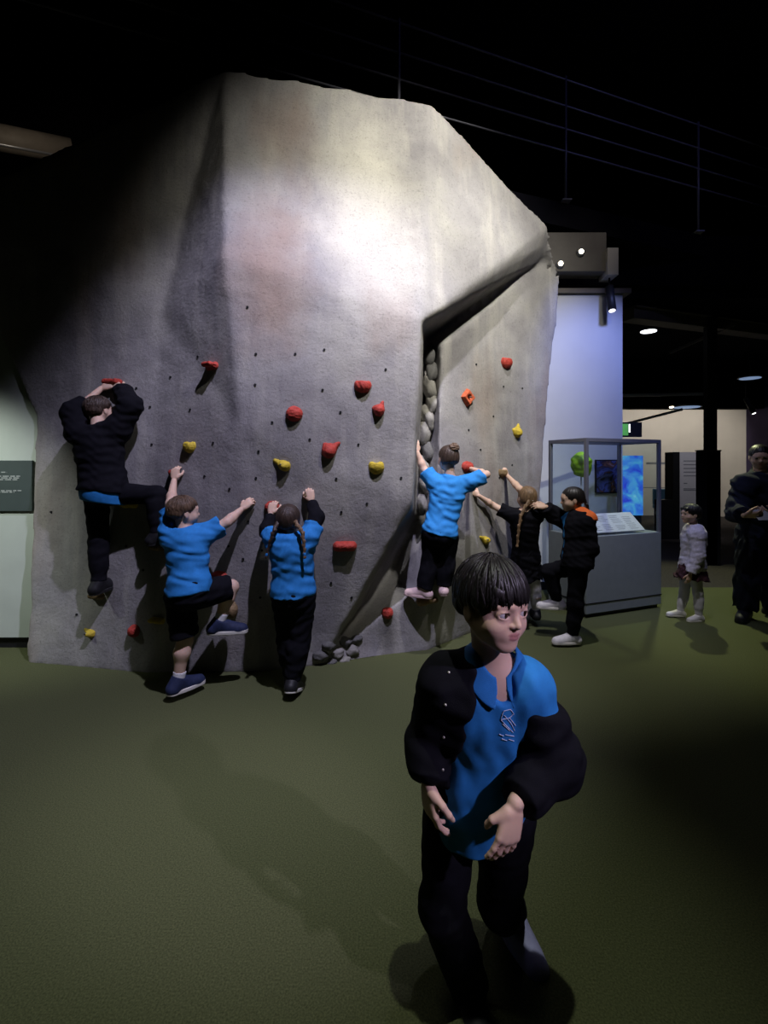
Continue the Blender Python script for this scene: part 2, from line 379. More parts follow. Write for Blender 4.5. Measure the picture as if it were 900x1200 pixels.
def build_rock():
    bm = bmesh.new(); vs = {k: bm.verts.new(v) for k, v in RV.items()}
    for f in RF.replace('\n', '|').split('|'): bm.faces.new([vs[k] for k in f.split()])
    bad = [e for e in bm.edges if len(e.link_faces) != 2]
    if bad: print('ROCK OPEN EDGES', [[k for k, v in vs.items() if v in e.verts] for e in bad])
    bmesh.ops.triangulate(bm, faces=bm.faces); bmesh.ops.recalc_face_normals(bm, faces=bm.faces)
    o = bm_obj('tmp_rock', bm, None)
    r = o.modifiers.new('r', 'REMESH'); r.mode = 'VOXEL'; r.voxel_size = 0.026
    s = o.modifiers.new('s', 'SMOOTH'); s.factor = 0.5; s.iterations = 5
    dg = bpy.context.evaluated_depsgraph_get(); me = bpy.data.meshes.new_from_object(o.evaluated_get(dg))
    bpy.data.objects.remove(o)
    n = len(me.vertices); co = np.zeros(n*3, dtype=np.float32); me.vertices.foreach_get('co', co); no = np.zeros(n*3, dtype=np.float32); me.vertex_normals.foreach_get('vector', no)
    co = co.reshape(-1, 3); no = no.reshape(-1, 3)
    d = np.array([0.022*noise.fractal(Vector(c)*1.1, 1.0, 2.0, 2)+0.0045*noise.fractal(Vector(c)*7.0, 1.0, 2.0, 3) for c in co])
    co = co+no*d[:, None]
    me.vertices.foreach_set('co', co.ravel().astype(np.float32)); me.update()
    me.polygons.foreach_set('use_smooth', [True]*len(me.polygons))
    me.name = 'rock_face'; me.materials.clear(); me.materials.append(rock_material())
    return me
rock_me = build_rock()
rock = empty('climbing_rock', (0, 0, 0))
tag(rock, 'tall grey artificial climbing boulder with a crack and an overhang', 'climbing rock')
ro = bpy.data.objects.new('rock_face', rock_me); COL.objects.link(ro); ro.parent = rock
ROCK = BVHTree.FromPolygons([v.co.copy() for v in rock_me.vertices], [tuple(p.vertices) for p in rock_me.polygons])
def hit(px, py, default=4.2):
    d = P(px, py, 1.0)-Vector((0, 0, CH)); h_, n_, i_, t_ = ROCK.ray_cast(Vector((0, 0, CH)), d.normalized())
    if h_ is None: return P(px, py, default), Vector((0, -1, 0))
    return h_, n_
def W(px, py, off=0.0):        # a point in front of the rock, off metres nearer along y
    h_, n_ = hit(px, py); return P(px, py, h_.y-off)
# ---------------------------------------------------------------- people
def skin_material(name, col, lip):
    m = bpy.data.materials.new(name); m.use_nodes = True; nt = m.node_tree; b = nt.nodes['Principled BSDF']
    b.inputs['Roughness'].default_value = 0.55; b.inputs['Specular IOR Level'].default_value = 0.35
    b.inputs['Subsurface Weight'].default_value = 0.12; b.inputs['Subsurface Radius'].default_value = (0.01, 0.004, 0.002); b.inputs['Subsurface Scale'].default_value = 0.5
    tc = nt.nodes.new('ShaderNodeTexCoord'); n = nt.nodes.new('ShaderNodeTexNoise'); n.inputs['Scale'].default_value = 14; n.inputs['Detail'].default_value = 4
    nt.links.new(tc.outputs['Object'], n.inputs['Vector'])
    r = nt.nodes.new('ShaderNodeValToRGB'); r.color_ramp.elements[0].color = tuple(c*0.92 for c in col)+(1,); r.color_ramp.elements[1].color = tuple(min(1, c*1.06) for c in col)+(1,)
    nt.links.new(n.outputs['Fac'], r.inputs[0])
    at = nt.nodes.new('ShaderNodeAttribute'); at.attribute_name = 'tint'
    mx = nt.nodes.new('ShaderNodeMix'); mx.data_type = 'RGBA'; nt.links.new(at.outputs['Alpha'], mx.inputs[0])
    nt.links.new(r.outputs[0], mx.inputs[6]); mx.inputs[7].default_value = tuple(lip)+(1,)
    nt.links.new(mx.outputs[2], b.inputs['Base Color'])
    return m
M_skin = skin_material('skin_light', (0.62, 0.42, 0.32), (0.46, 0.22, 0.19))
M_skin2 = skin_material('skin_tan', (0.60, 0.40, 0.30), (0.40, 0.18, 0.16))
M_blue = mat('blue_polo_fabric', (0.022, 0.21, 0.56), 0.8, 0.10, 30, 0.25, 700)
M_blueD = mat('blue_collar_fabric', (0.018, 0.17, 0.47), 0.8, 0.10, 30, 0.25, 700)
M_black = mat('black_fabric', (0.007, 0.007, 0.010), 0.9, 0.2, 30, 0.25, 500, spec=0.08)
M_navy = mat('navy_fabric', (0.012, 0.014, 0.028), 0.85, 0.2, 30, 0.25, 500, spec=0.15)
M_orange = mat('orange_fabric', (0.70, 0.14, 0.03), 0.8, 0.1, 30)
M_sock = mat('white_sock', (0.65, 0.65, 0.66), 0.9, 0.05, 40, 0.2, 500)
M_sweater = mat('white_fluffy_knit', (0.60, 0.56, 0.66), 0.95, 0.15, 60, 0.9, 180)
M_maroon = mat('dark_maroon_fabric', (0.035, 0.010, 0.014), 0.85, 0.2, 30)
M_tights = mat('white_tights', (0.60, 0.58, 0.63), 0.8, 0.05, 40)
M_shoeblue = mat('navy_shoe', (0.016, 0.024, 0.065), 0.7, 0.2, 50, 0.2, 300)
M_shoeblack = mat('black_shoe', (0.012, 0.012, 0.014), 0.55, 0.2, 40)
M_shoewhite = mat('white_shoe', (0.62, 0.60, 0.62), 0.6, 0.08, 40)
M_shoepink = mat('pale_pink_shoe', (0.66, 0.48, 0.48), 0.6, 0.08, 40)
M_shoelav = mat('lavender_shoe', (0.30, 0.30, 0.52), 0.6, 0.1, 40)
M_sole = mat('white_rubber_sole', (0.62, 0.60, 0.55), 0.6, 0.06, 30)
M_soleblack = mat('black_rubber_sole', (0.015, 0.015, 0.016), 0.6, 0.1, 30)
M_eyewhite = mat('eye_white', (0.50, 0.47, 0.47), 0.25, 0.02, 5, spec=0.5)
M_iris = mat('dark_brown_iris', (0.022, 0.012, 0.008), 0.2, 0.2, 80, spec=0.6)
M_hairblack = mat('black_hair', (0.010, 0.008, 0.008), 0.45, 0.4, 90, 0.12, 160, spec=0.45, stretch=(1, 1, 0.15))
M_hairbrown = mat('brown_hair', (0.10, 0.060, 0.035), 0.5, 0.45, 70, 0.5, 140, spec=0.4, stretch=(1, 1, 0.2))
M_hairdark = mat('dark_brown_hair', (0.045, 0.028, 0.020), 0.5, 0.45, 70, 0.5, 140, spec=0.4, stretch=(1, 1, 0.2))
M_hairlight = mat('light_brown_hair', (0.17, 0.105, 0.055), 0.5, 0.4, 70, 0.5, 140, spec=0.4, stretch=(1, 1, 0.2))
M_paper = mat('white_paper', (0.62, 0.62, 0.68), 0.7, 0.04, 10)
M_scrunch = mat('lilac_scrunchie', (0.55, 0.48, 0.70), 0.9, 0.2, 60)
M_snap = mat('pale_snap_button', (0.5, 0.48, 0.42), 0.35, 0.1, 20, metal=0.5)
M_print = mat('pale_print', (0.62, 0.72, 0.85), 0.8, 0.05, 20)

class Head:
    def __init__(s, c, F, H, U=(0, 0, 1)):
        s.c = A(c); s.F = nrm(F); s.U = perp(U, s.F); s.L = np.cross(s.U, s.F); s.H = H
        s.R = np.array([s.L, s.F, s.U])
    def p(s, l, f, u): return s.c+s.H*(l*s.L+f*s.F+u*s.U)
    def cone(s, g, a, b, ra, rb, k=.05, op='u'): g.cone(s.p(*a), s.p(*b), ra*s.H, rb*s.H, k*s.H, op)
    def ell(s, g, c, r, k=.05, op='u', R=None): g.ell(s.p(*c), A(r)*s.H, s.R if R is None else R, k*s.H, op)
    def build(s, g, gaze=True):
        s.ell(g, (0, -.06, .13), (.345, .43, .36), .02)
        s.ell(g, (0, .09, -.13), (.310, .30, .325), .10)
        s.ell(g, (0, .17, .10), (.27, .245, .22), .08)
        for q in (-1, 1):
            s.cone(g, (q*.25, -.02, -.16), (q*.07, .245, -.375), .085, .085, .10)
            s.ell(g, (q*.165, .225, -.16), (.130, .125, .130), .10)
        s.ell(g, (0, .275, -.385), (.085, .075, .075), .09)
        s.ell(g, (0, .325, -.25), (.125, .065, .085), .06)
        # brow, sockets, lids
        for q in (-1, 1):
            s.cone(g, (q*.06, .385, .095), (q*.22, .325, .09), .028, .022, .05)
            s.ell(g, (q*.148, .43, .005), (.075, .075, .045), .05, 's')
            s.ell(g, (q*.148, .300, .005), (.098, .098, .092), .02)
            s.ell(g, (q*.150, .38, -.004), (.068, .10, .029), .008, 's')
        # nose
        s.cone(g, (0, .365, .04), (0, .435, -.115), .026, .045, .05)
        for q in (-1, 1):
            s.ell(g, (q*.05, .395, -.128), (.036, .040, .032), .02)
            s.ell(g, (q*.026, .435, -.160), (.014, .022, .012), .008, 's')
        # lips
        s.ell(g, (0, .375, -.232), (.075, .032, .021), .014)
        s.ell(g, (0, .372, -.272), (.064, .033, .024), .014)
        s.ell(g, (0, .42, -.252), (.085, .03, .006), .008, 's')
        # ears
        for q in (-1, 1):
            e = np.array([nrm(s.L*1.0+s.F*(-.45*q)*q*q), s.F, s.U])
            s.ell(g, (q*.352, -.03, -.06), (.032, .080, .120), .015)
            s.ell(g, (q*.335, -.02, -.155), (.028, .045, .05), .015)
            s.ell(g, (q*.394, -.015, -.05), (.022, .042, .072), .015, 's')
    def lips(s, V):
        q = (V-s.c)@s.R.T/s.H
        d = np.minimum(np.sqrt((q[:, 0]/.082)**2+((q[:, 1]-.385)/.07)**2+((q[:, 2]+.234)/.026)**2), np.sqrt((q[:, 0]/.070)**2+((q[:, 1]-.385)/.07)**2+((q[:, 2]+.273)/.028)**2))
        return np.clip((1.25-d)/.35, 0, 1)
    def eyes(s, parent, base, gaze=(0, 1, 0), r=.088):
        gz = nrm(gaze); gw = nrm(gz[0]*s.L+gz[1]*s.F+gz[2]*s.U)
        for q in (-1, 1):
            c = s.p(q*.148, .296, .003); bm = bmesh.new()
            Mx = Matrix.Translation(Vector(c-A(base))) @ Vector(gw).to_track_quat('Z', 'Y').to_matrix().to_4x4()
            bmesh.ops.create_uvsphere(bm, u_segments=24, v_segments=20, radius=r*s.H, matrix=Mx)
            me_faces = []
            for f in bm.faces:
                d = (A(f.calc_center_median())+A(base)-c); f.material_index = 1 if (d@gw)/np.linalg.norm(d) >  .80 else 0
            o = bm_obj('eye', bm, M_eyewhite, parent, True); o.data.materials.append(M_iris)
    def brows(s, parent, base, m):
        for q in (-1, 1):
            lo = s.c-s.H*.6; g = SDF(s.p(q*.15, .35, .1)-.16*s.H-.01, s.p(q*.15, .35, .1)+.16*s.H+.01, .0022)
            s.cone(g, (q*.065, .400, .108), (q*.15, .385, .135), .013, .016, .0); s.cone(g, (q*.15, .385, .135), (q*.235, .325, .115), .016, .008, .01)
            sdf_obj('eyebrow', g, m, parent, base, 0)

def hand(g, w, d, n, th, s, curl=(20, 25, 25, 30), k=.010, spread=.10, thumb=0.3):
    """palm from wrist w along d, palm facing n, thumb on the th side; s = 1 for a child's hand of about 15 cm"""
    d = nrm(d); n = perp(n, d); ac = np.cross(d, n); ac = ac if ac@A(th) > 0 else -ac
    off = [.024, .008, -.008, -.022]; kl = [.074, .077, .073, .066]; fl = [(.027, .018, .014), (.030, .020, .015), (.028, .019, .014), (.021, .014, .012)]; rr = [.0072, .0075, .0071, .0062]
    g.ell(w+d*.040*s+n*.002*s, A((.030, .042, .0125))*s, np.array([ac, d, n]), k*s)
    for i in range(4):
        kn = w+(d*kl[i]+ac*off[i])*s; g.cone(w+(d*.018+ac*off[i]*.55)*s, kn, .0115*s, .0092*s, k*s)
        dd = nrm(d+ac*spread*(1.2-i*.85)); c = 0; p = kn
        for j in range(3):
            c += math.radians(curl[i])*(1.0 if j < 2 else .7); v = nrm(math.cos(c)*dd+math.sin(c)*n); q = p+v*fl[i][j]*s
            g.cone(p, q, rr[i]*s*(1-.08*j), rr[i]*s*(.94-.08*j), .0035*s); p = q
    b = w+(d*.020+ac*.020)*s; m = b+nrm(ac*.75+d*.75+n*.35)*.036*s; e = m+nrm(d*.9+ac*(.5-thumb)+n*(.2+thumb))*.026*s; t = e+nrm(d*.85+ac*(.15-thumb)+n*(.3+thumb))*.020*s
    g.cone(b, m, .0125*s, .0095*s, k*s); g.cone(m, e, .0088*s, .0082*s, .004*s); g.cone(e, t, .0080*s, .0065*s, .004*s)

def shoe(parent, base, ank, toe_dir, up, s, m_up, m_sole, lace=None, vox=.004):
    """ank = ankle joint; the sole lies about 7 cm*s below it along -up"""
    F = perp(toe_dir, up); U = nrm(up); L = np.cross(U, F); R = np.array([L, F, U]); ank = A(ank)
    heel = ank-U*.062*s-F*.035*s; ball = heel+F*.135*s; tip = heel+F*.175*s
    lo = np.minimum(np.minimum(heel, tip), ank)-.08*s; hi = np.maximum(np.maximum(heel, tip), ank)+.08*s
    g = SDF(lo, hi, vox)
    g.cone(heel+U*.022*s, ank+U*.012*s, .036*s, .038*s, .02*s, capb=True); g.cone(heel+U*.020*s, tip+U*.012*s, .034*s, .036*s, .03*s)
    g.cone(ank-U*.005*s, ball+U*.018*s, .036*s, .032*s, .03*s); g.plane(heel-U*.002*s, -U)
    up_o = sdf_obj('shoe', g, m_up, parent, base)
    g = SDF(lo, hi, vox)
    def fp(X, Y, Z):
        dx, dy, dz = X-heel[0], Y-heel[1], Z-heel[2]
        x = dx*L[0]+dy*L[1]+dz*L[2]; y = dx*F[0]+dy*F[1]+dz*F[2]; z = dx*U[0]+dy*U[1]+dz*U[2]
        t = np.clip(y/(.175*s), 0, 1); d2 = np.sqrt(x*x+(y-t*.175*s)**2)-(.037*s+.007*s*np.sin(math.pi*np.clip(t*1.15-.1, 0, 1)))
        zz = np.abs(z-.002*s)-.012*s
        return np.maximum(d2, zz)
    g.func(fp, k=0); sdf_obj('sole', g, m_sole, up_o, base)
    if lace is not None:
        for i in range(3):
            c = lerp(ank-U*.002*s+F*.030*s, ball+U*.030*s, .15+.28*i); bm = bmesh.new()
            add_tube(bm, Vector(c+L*.018*s+U*.009*s-A(base)), Vector(c-L*.018*s+U*.009*s-A(base)), .0035*s, seg=8); bm_obj('lace', bm, lace, up_o, True)
    return up_o

class Person:
    """J: world joints neck, pel, sa/ea/wa (arm a), sb/eb/wb, ha/ka/na (leg a), hb/kb/nb. front = chest direction. s = height/1.35"""
    def __init__(s, name, label, J, head, front, sc, base, vox=.0048, group=None):
        s.J = {k: A(v) for k, v in J.items()}; s.h = head; s.s = sc; s.base = A(base); s.vox = vox
        s.root = empty(name, tuple(base)); tag(s.root, label, 'person', group)
        J = s.J; s.up = nrm(J['neck']-J['pel']); s.F = perp(front, s.up); s.L = np.cross(s.up, s.F); s.R = np.array([s.L, s.F, s.up])
        s.len = np.linalg.norm(J['neck']-J['pel'])
        pts = np.array(list(s.J.values())+[head.p(0, 0, .6), head.p(0, 0, -.5), head.p(.5, .5, 0), head.p(-.5, -.5, 0)])
        s.lo = pts.min(0); s.hi = pts.max(0)
    def torso(s, g, e=0.0, k=.05, chest=True, hips=True, fat=1.0):
        J, q, n = s.J, s.s*fat, s.len
        if hips:
            g.ell(J['pel']+s.up*.02*q, A((.120*q+e, .088*q+e, .09*q+e)), s.R, k)
            g.ell(J['pel']-s.F*.028*q-s.up*.035*q, A((.112*q+e, .075*q+e, .080*q+e)), s.R, k)
        g.ell(J['pel']+s.up*n*.40, A((.110*q+e, .080*q+e, n*.30+e)), s.R, k)
        if chest:
            g.ell(J['pel']+s.up*n*.70, A((.126*q+e, .090*q+e, n*.30+e)), s.R, k)
            for a in 'ab':
                g.cone(J['neck']-s.up*.05*q, J['s'+a], .050*q+e, .045*q+e, k)
    def body(s, skin, hands, feet=True, gaze=None, bare_legs=False):
        J, q = s.J, s.s; m = .26*q
        g = SDF(s.lo-m, s.hi+m, s.vox)
        s.torso(g)
        g.cone(J['neck']-s.up*.03*q, s.h.p(0, -.10, -.12), .047*q, .043*q, .03*q)
        for a in 'ab':
            S, E, Wr = J['s'+a], J['e'+a], J['w'+a]
            g.cone(S, E, .040*q, .031*q, .03*q); g.cone(E, lerp(E, Wr, .3), .031*q, .031*q, .02*q); g.cone(lerp(E, Wr, .3), Wr, .031*q, .0195*q, .02*q)
            Hh, Kn, An = J['h'+a], J['k'+a], J['n'+a]
            g.cone(Hh, Kn, .068*q, .046*q, .04*q); c = lerp(Kn, An, .3)-perp(s.F, An-Kn)*.010*q
            g.cone(Kn, c, .043*q, .047*q, .03*q); g.cone(c, An, .047*q, .029*q, .03*q)
            fd = s.foot[a][0]; u = s.foot[a][1]
            F = perp(fd, u); g.cone(An-nrm(u)*.04*q-F*.02*q, An-nrm(u)*.045*q+F*.11*q, .026*q, .022*q, .02*q)
        s.h.build(g)
        for a in 'ab':
            if hands.get(a): d, n, th, kw = hands[a]; hand(g, J['w'+a]+nrm(d)*.004, d, n, th, q*1.02, **kw)
        V, Q = g.mesh(); V = relax(V, Q, 1, .35)
        tint = np.zeros((len(V), 4)); tint[:, 3] = s.h.lips(V)
        o = np_obj('body', V, Q, skin, s.root, s.base, tint); s.bodyobj = o
        if gaze is not None: s.h.eyes(s.root, s.base, gaze)
        return o
    def grid(s, vox, names, m=.14):
        pts = np.array([s.J[k] for k in names]); return SDF(pts.min(0)-m*max(1, s.s), pts.max(0)+m*max(1, s.s), vox)
    def top(s, name, m, sleeve='short', e=.016, hem=.03, vox=.007, wr=.0035, seed=1, sl=.78, neckcut=True, fat=1.0, cuff=1.0, sle=None, pre=None, extra=None, post=None, label=None, st=(.3, .3, 1.2)):
        J, q = s.J, s.s; e0 = e
        g = s.grid(vox, ['neck', 'pel', 'sa', 'sb', 'ea', 'eb', 'wa', 'wb'], .22)
        s.torso(g, e*q, .05, fat=fat)
        g.cone(J['pel']+s.up*.10*q, J['pel']-s.up*(hem+.10)*q, .085*q*fat+e*q, .10*q*fat+e*q, .06*q, flat=(s.F, 1.25))
        g.plane(J['pel']-s.up*hem*q, -s.up+s.L*s.__dict__.get('hemtilt', 0.0), .006)
        if pre: pre(g)
        for a in 'ab':
            S, E, Wr = J['s'+a], J['e'+a], J['w'+a]
            if sleeve == 'short': g.cone(S, lerp(S, E, sl), .048*q+e*q*.6, .047*q+e*q*.9, .03*q, capb=True)
            elif sleeve == 'none': pass
            else:
                e = e0 if sle is None else sle[a]
                g.cone(S, E, .044*q+e*q, .038*q+e*q, .03*q); g.cone(E, lerp(E, Wr, cuff if not isinstance(cuff, dict) else cuff[a]), .037*q+e*q, .026*q+e*q, .03*q, capb=True)
        if neckcut:
            g.ell(J['neck']+s.up*.050*q+s.F*.006*q, A((.068, .082, .066))*q, s.R, .01, 's')
        if extra: extra(g)
        if wr: g.wrinkle(wr*q, .085*q, seed, st)
        if post: post(g)
        o = sdf_obj(name, g, m, s.root, s.base)
        if label: o['label'] = label
        return o
    def bottom(s, name, m, kind='long', e=.012, vox=.007, wr=.003, seed=3, waist=.06, short_t=.85, fat=1.0, flare=0.0, label=None):
        J, q = s.J, s.s
        g = s.grid(vox, ['pel', 'ha', 'hb', 'ka', 'kb', 'na', 'nb'], .20)
        s.torso(g, e*q, .04, chest=False, fat=fat)
        for a in 'ab':
            Hh, Kn, An = J['h'+a], J['k'+a], J['n'+a]
            if kind == 'long':
                g.cone(Hh, Kn, .072*q+e*q, .050*q+e*q, .03*q); g.cone(Kn, lerp(Kn, An, .97), .050*q+e*q, .036*q+e*q+flare*q, .03*q, capb=True); c = lerp(Kn, An, .3)-perp(s.F, An-Kn)*.010*q; g.cone(c, lerp(Kn, An, .6), .049*q+e*q, .042*q+e*q, .03*q)
            else: g.cone(Hh, lerp(Hh, Kn, short_t), .074*q+e*q, .064*q+e*q, .03*q, capb=True)
        g.plane(J['pel']+s.up*waist*q, s.up, .004)
        if wr: g.wrinkle(wr*q, .09*q, seed, (.5, .5, 1))
        o = sdf_obj(name, g, m, s.root, s.base)
        if label: o['label'] = label
        return o
    def shoes(s, m, sole, lace=None, label=None, big=1.0):
        for a in 'ab':
            fd, u = s.foot[a]; o = shoe(s.root, s.base, s.J['n'+a], fd, u, s.s*1.05*big, m if not isinstance(m, dict) else m[a], sole if not isinstance(sole, dict) else sole[a], lace)
    def sock(s, a, m, t=.72):
        J, q = s.J, s.s; g = s.grid(.005, ['k'+a, 'n'+a], .08)
        g.cone(lerp(J['k'+a], J['n'+a], t), J['n'+a]-(J['k'+a]-J['n'+a])*.05, .040*q, .037*q, .01, capa=True); sdf_obj('sock', g, m, s.root, s.base)
    def hair(s, m, kind='short', vox=.004, name='hair', seed=2, hr=.45):
        h = s.h; g = SDF(h.c-h.H*.62, h.c+h.H*.62, vox)
        if kind in ('short', 'long', 'bob'):
            h.ell(g, (0, -.075, .135), (.382, .462, .395), .02)
            low = {'short': -.22, 'long': -.30, 'bob': -.34}[kind]
            h.ell(g, (0, -.17, -.05), (.355, .36, .36), .10)
            h.ell(g, (0, .46, -.15), {'short': (.46, .43, .42), 'long': (.34, .40, .42), 'bob': (.34, .33, .36)}[kind], .03, 's')
            for q in (-1, 1):
                if kind == 'short': h.ell(g, (q*.40, .06, -.22), (.16, .26, .30), .04, 's')
                elif kind == 'long': h.ell(g, (q*.42, .03, -.12), (.12, .14, .16), .04, 's')
            g.plane(h.p(0, 0, low), -h.U-h.F*.25, .02)
        if kind == 'fringe':
            h.ell(g, (0, -.065, .15), (.405, .478, .455), .02)
            h.ell(g, (0, -.16, -.02), (.375, .385, .36), .10)
            h.cone(g, (-.20, .28, .24), (.20, .28, .24), .080, .080, .08)
            h.ell(g, (0, .47, -.215), (.40, .42, .39), .025, 's')
            for q in (-1, 1): h.ell(g, (q*.44, -.02, -.16), (.20, .22, .26), .03, 's')
            g.plane(h.p(0, 0, -.24), -h.U-h.F*.3, .02)
        rs = np.random.RandomState(seed); c, R, H = h.c, h.R, h.H; ph = rs.uniform(0, 6, 4)
        sl, X, Y, Z = g.sub(g.lo, g.lo+g.n*g.h)
        x, y, z = [((X-c[0])*R[i][0]+(Y-c[1])*R[i][1]+(Z-c[2])*R[i][2])/H for i in range(3)]
        ang = np.arctan2(x, y+.12+0*z)
        g.f += (H*hr*(.011*np.sin(22*ang+3*np.sin(4*z+ph[0])+ph[1])+.007*np.sin(47*ang+4*np.sin(5*z+ph[2])+ph[3]))).astype(np.float32)
        s.hairobj = sdf_obj(name, g, m, s.root, s.base); return s.hairobj
    def locks(s, m, n=260, r=.0042, front=.10, side=-.05, back=-.26, seed=1, rad=(.405, .478, .44), c0=(0, -.065, .15), jit=.05, name='hair_locks'):
        h = s.h; rs = random.Random(seed); bm = bmesh.new(); H = h.H
        for i in range(n):
            ph = 2*math.pi*(i+rs.random())/n; cf = math.cos(ph)          # azimuth, 0 = front
            w_ = max(0, cf)**1.2; b_ = max(0, -cf); ue = (front*w_+back*b_+side*(1-w_-b_) if w_+b_ < 1 else (front if cf > 0 else back))+rs.uniform(-jit, jit)
            se = max(-.999, min(.999, (ue-c0[2])/rad[2])); te = math.acos(se); t0 = rs.uniform(.02, .62)*te; lift = 1+rs.uniform(-.01, .035); sw = rs.uniform(-.25, .25)
            ring = []; K_ = 7
            for j in range(K_+1):
                u = j/K_; t = t0+(te-t0)*u; a = ph+sw*u; d = A((math.sin(t)*math.sin(a)*rad[0], math.sin(t)*math.cos(a)*rad[1], math.cos(t)*rad[2]))*lift+A(c0)
                if t > 1.75: d[:2] *= 1-.10*(t-1.75)
                c = h.p(*d)-s.base; nn = nrm(d[0]/rad[0]*h.L+(d[1]-c0[1])/rad[1]*h.F+(d[2]-c0[2])/rad[2]*h.U); tg = nrm(math.cos(a)*h.L-math.sin(a)*h.F)
                rr = r*(H/.21)*(math.sin(math.pi*min(1, .15+u*.62))+.02)*(1 if u < .95 else .25)
                ring.append([bm.verts.new(Vector(c+nn*rr*.55*math.sin(q)+tg*rr*1.5*math.cos(q))) for q in (0, 1.257, 2.513, 3.770, 5.027)])
            for j in range(K_):
                for k in range(5): bm.faces.new((ring[j][k], ring[j+1][k], ring[j+1][(k+1) % 5], ring[j][(k+1) % 5]))
            bm.faces.new(ring[-1]); bm.faces.new(ring[0][::-1])
        bmesh.ops.recalc_face_normals(bm, faces=bm.faces)
        o = bm_obj(name, bm, m, s.hairobj, True); o['kind'] = 'stuff'; return o
    def braid(s, pts, r, m, name='braid', n=9, tie=None):
        pts = [A(p) for p in pts]; P2 = np.array(pts); g = SDF(P2.min(0)-3*r, P2.max(0)+3*r, .0038)
        d = np.concatenate([[0], np.cumsum(np.linalg.norm(np.diff(P2, axis=0), axis=1))]); T = d[-1]
        at = lambda u: np.array([np.interp(u*T, d, P2[:, i]) for i in range(3)])
        for i in range(n):
            u0, u1 = i/n, min((i+1.25)/n, 1); a, b = at(u0), at(u1); ax = nrm(b-a); sd = np.cross(ax, s.F); sd = sd/max(np.linalg.norm(sd), 1e-6)
            q = 1 if i % 2 else -1; rr = r*(1-.45*i/n)
            g.cone(a+sd*q*rr*.8, b-sd*q*rr*.25, rr*.62, rr*.75, .003); g.cone(a-sd*q*rr*.5, b+sd*q*rr*.1, rr*.5, rr*.6, .003)
        g.cone(at(.96), pts[-1], r*.42, r*.7, .005)
        o = sdf_obj(name, g, m, s.root, s.base)
        if tie is not None:
            g = SDF(pts[-1]-3*r, at(.9)*0+pts[-1]+3*r, .003); g.cone(at(.92), at(.955), r*.62, r*.62, 0); sdf_obj('hair_tie', g, tie, o, s.base)
        return o
UPZ = (0, 0, 1)
# ---------------------------------------------------------------- rock details: stones in the crack, bolt holes, holds
M_stone = mat('crack_stone', (0.23, 0.22, 0.20), 0.85, 0.35, 9, 0.5, 60)
M_stone2 = mat('dark_crack_stone', (0.10, 0.098, 0.095), 0.85, 0.35, 9, 0.5, 60)
M_hole = mat('dark_bolt_hole', (0.01, 0.01, 0.012), 0.8)
M_red = mat('red_hold_resin', (0.36, 0.040, 0.028), 0.65, 0.2, 40, 0.5, 150)
M_rednew = mat('orange_red_hold_resin', (0.48, 0.10, 0.04), 0.65, 0.2, 40, 0.5, 150)
M_yellow = mat('yellow_hold_resin', (0.50, 0.37, 0.035), 0.65, 0.18, 40, 0.5, 150)
M_brownhold = mat('brown_hold_resin', (0.22, 0.15, 0.075), 0.7, 0.2, 40, 0.5, 150)
M_bolt = mat('steel_bolt', (0.10, 0.10, 0.10), 0.4, 0.1, 20, metal=0.8)
def stone(px, py, r, seed, sq=(.72, .8, 1.35), Y=None):
    h_, n_ = hit(px, py); h_ = h_ if Y is None else P(px, py, Y); R = r*h_.y/FPX; bm = bmesh.new(); bmesh.ops.create_icosphere(bm, subdivisions=3, radius=1.0)
    rs = random.Random(seed); o3 = Vector((rs.uniform(0, 50), rs.uniform(0, 50), rs.uniform(0, 50)))
    for v in bm.verts:
        d = v.co.normalized(); f = 1+.32*noise.noise(d*1.4+o3)+.10*noise.noise(d*4+o3)
        v.co = Vector((d.x*f*R*sq[0], d.y*f*R*sq[1], d.z*f*R*sq[2]))
    o = bm_obj('stone', bm, rs.choice((M_stone, M_stone2, M_stone)), rock, True); o.location = h_+Vector((0, R*.15, 0)); o.rotation_euler = (rs.uniform(-.3, .3), rs.uniform(-.3, .3), rs.uniform(-.6, .6))
for i, (x, y, r) in enumerate([(503, 418, 9), (506, 436, 10), (504, 455, 11), (506, 472, 10), (501, 488, 11), (497, 508, 11), (501, 528, 10), (496, 548, 10), (500, 568, 10), (495, 590, 9), (497, 612, 9), (495, 634, 9), (497, 656, 9), (494, 674, 8)]): stone(x, y, r, i, Y=4.38)
for i, (x, y, r) in enumerate([(384, 757, 7), (375, 768, 8), (395, 766, 8), (404, 752, 7), (412, 762, 8), (388, 776, 6), (404, 774, 6), (418, 749, 6)]): stone(x, y, r, 40+i, (1.2, .9, .8))
bm = bmesh.new(); bmesh.ops.create_cone(bm, cap_ends=True, segments=12, radius1=.0095, radius2=.0095, depth=.012); hole_me = bpy.data.meshes.new('bolt_hole'); bm.to_mesh(hole_me); bm.free(); hole_me.materials.append(M_hole)
for (x, y) in [(300, 415), (346, 415), (299, 451), (378, 457), (399, 483), (452, 433), (319, 495), (363, 515), (303, 529), (420, 521), (200, 442), (176, 477), (223, 480), (178, 521), (250, 519), (269, 573), (240, 558), (291, 611), (394, 561), (430, 590), (388, 683), (558, 427), (590, 453), (578, 488), (549, 504), (563, 527), (612, 455), (400, 600), (157, 568), (148, 640), (168, 668), (300, 560), (307, 645), (412, 700), (470, 560), (232, 418), (285, 655), (585, 560), (600, 545), (560, 560), (380, 410), (290, 360), (268, 640), (160, 455), (190, 600), (305, 700), (60, 600), (90, 720)]:
    h_, n_ = hit(x, y); o = bpy.data.objects.new('bolt_hole', hole_me); COL.objects.link(o); o.parent = rock; o.location = h_; o.rotation_euler = n_.to_track_quat('Z', 'Y').to_euler()

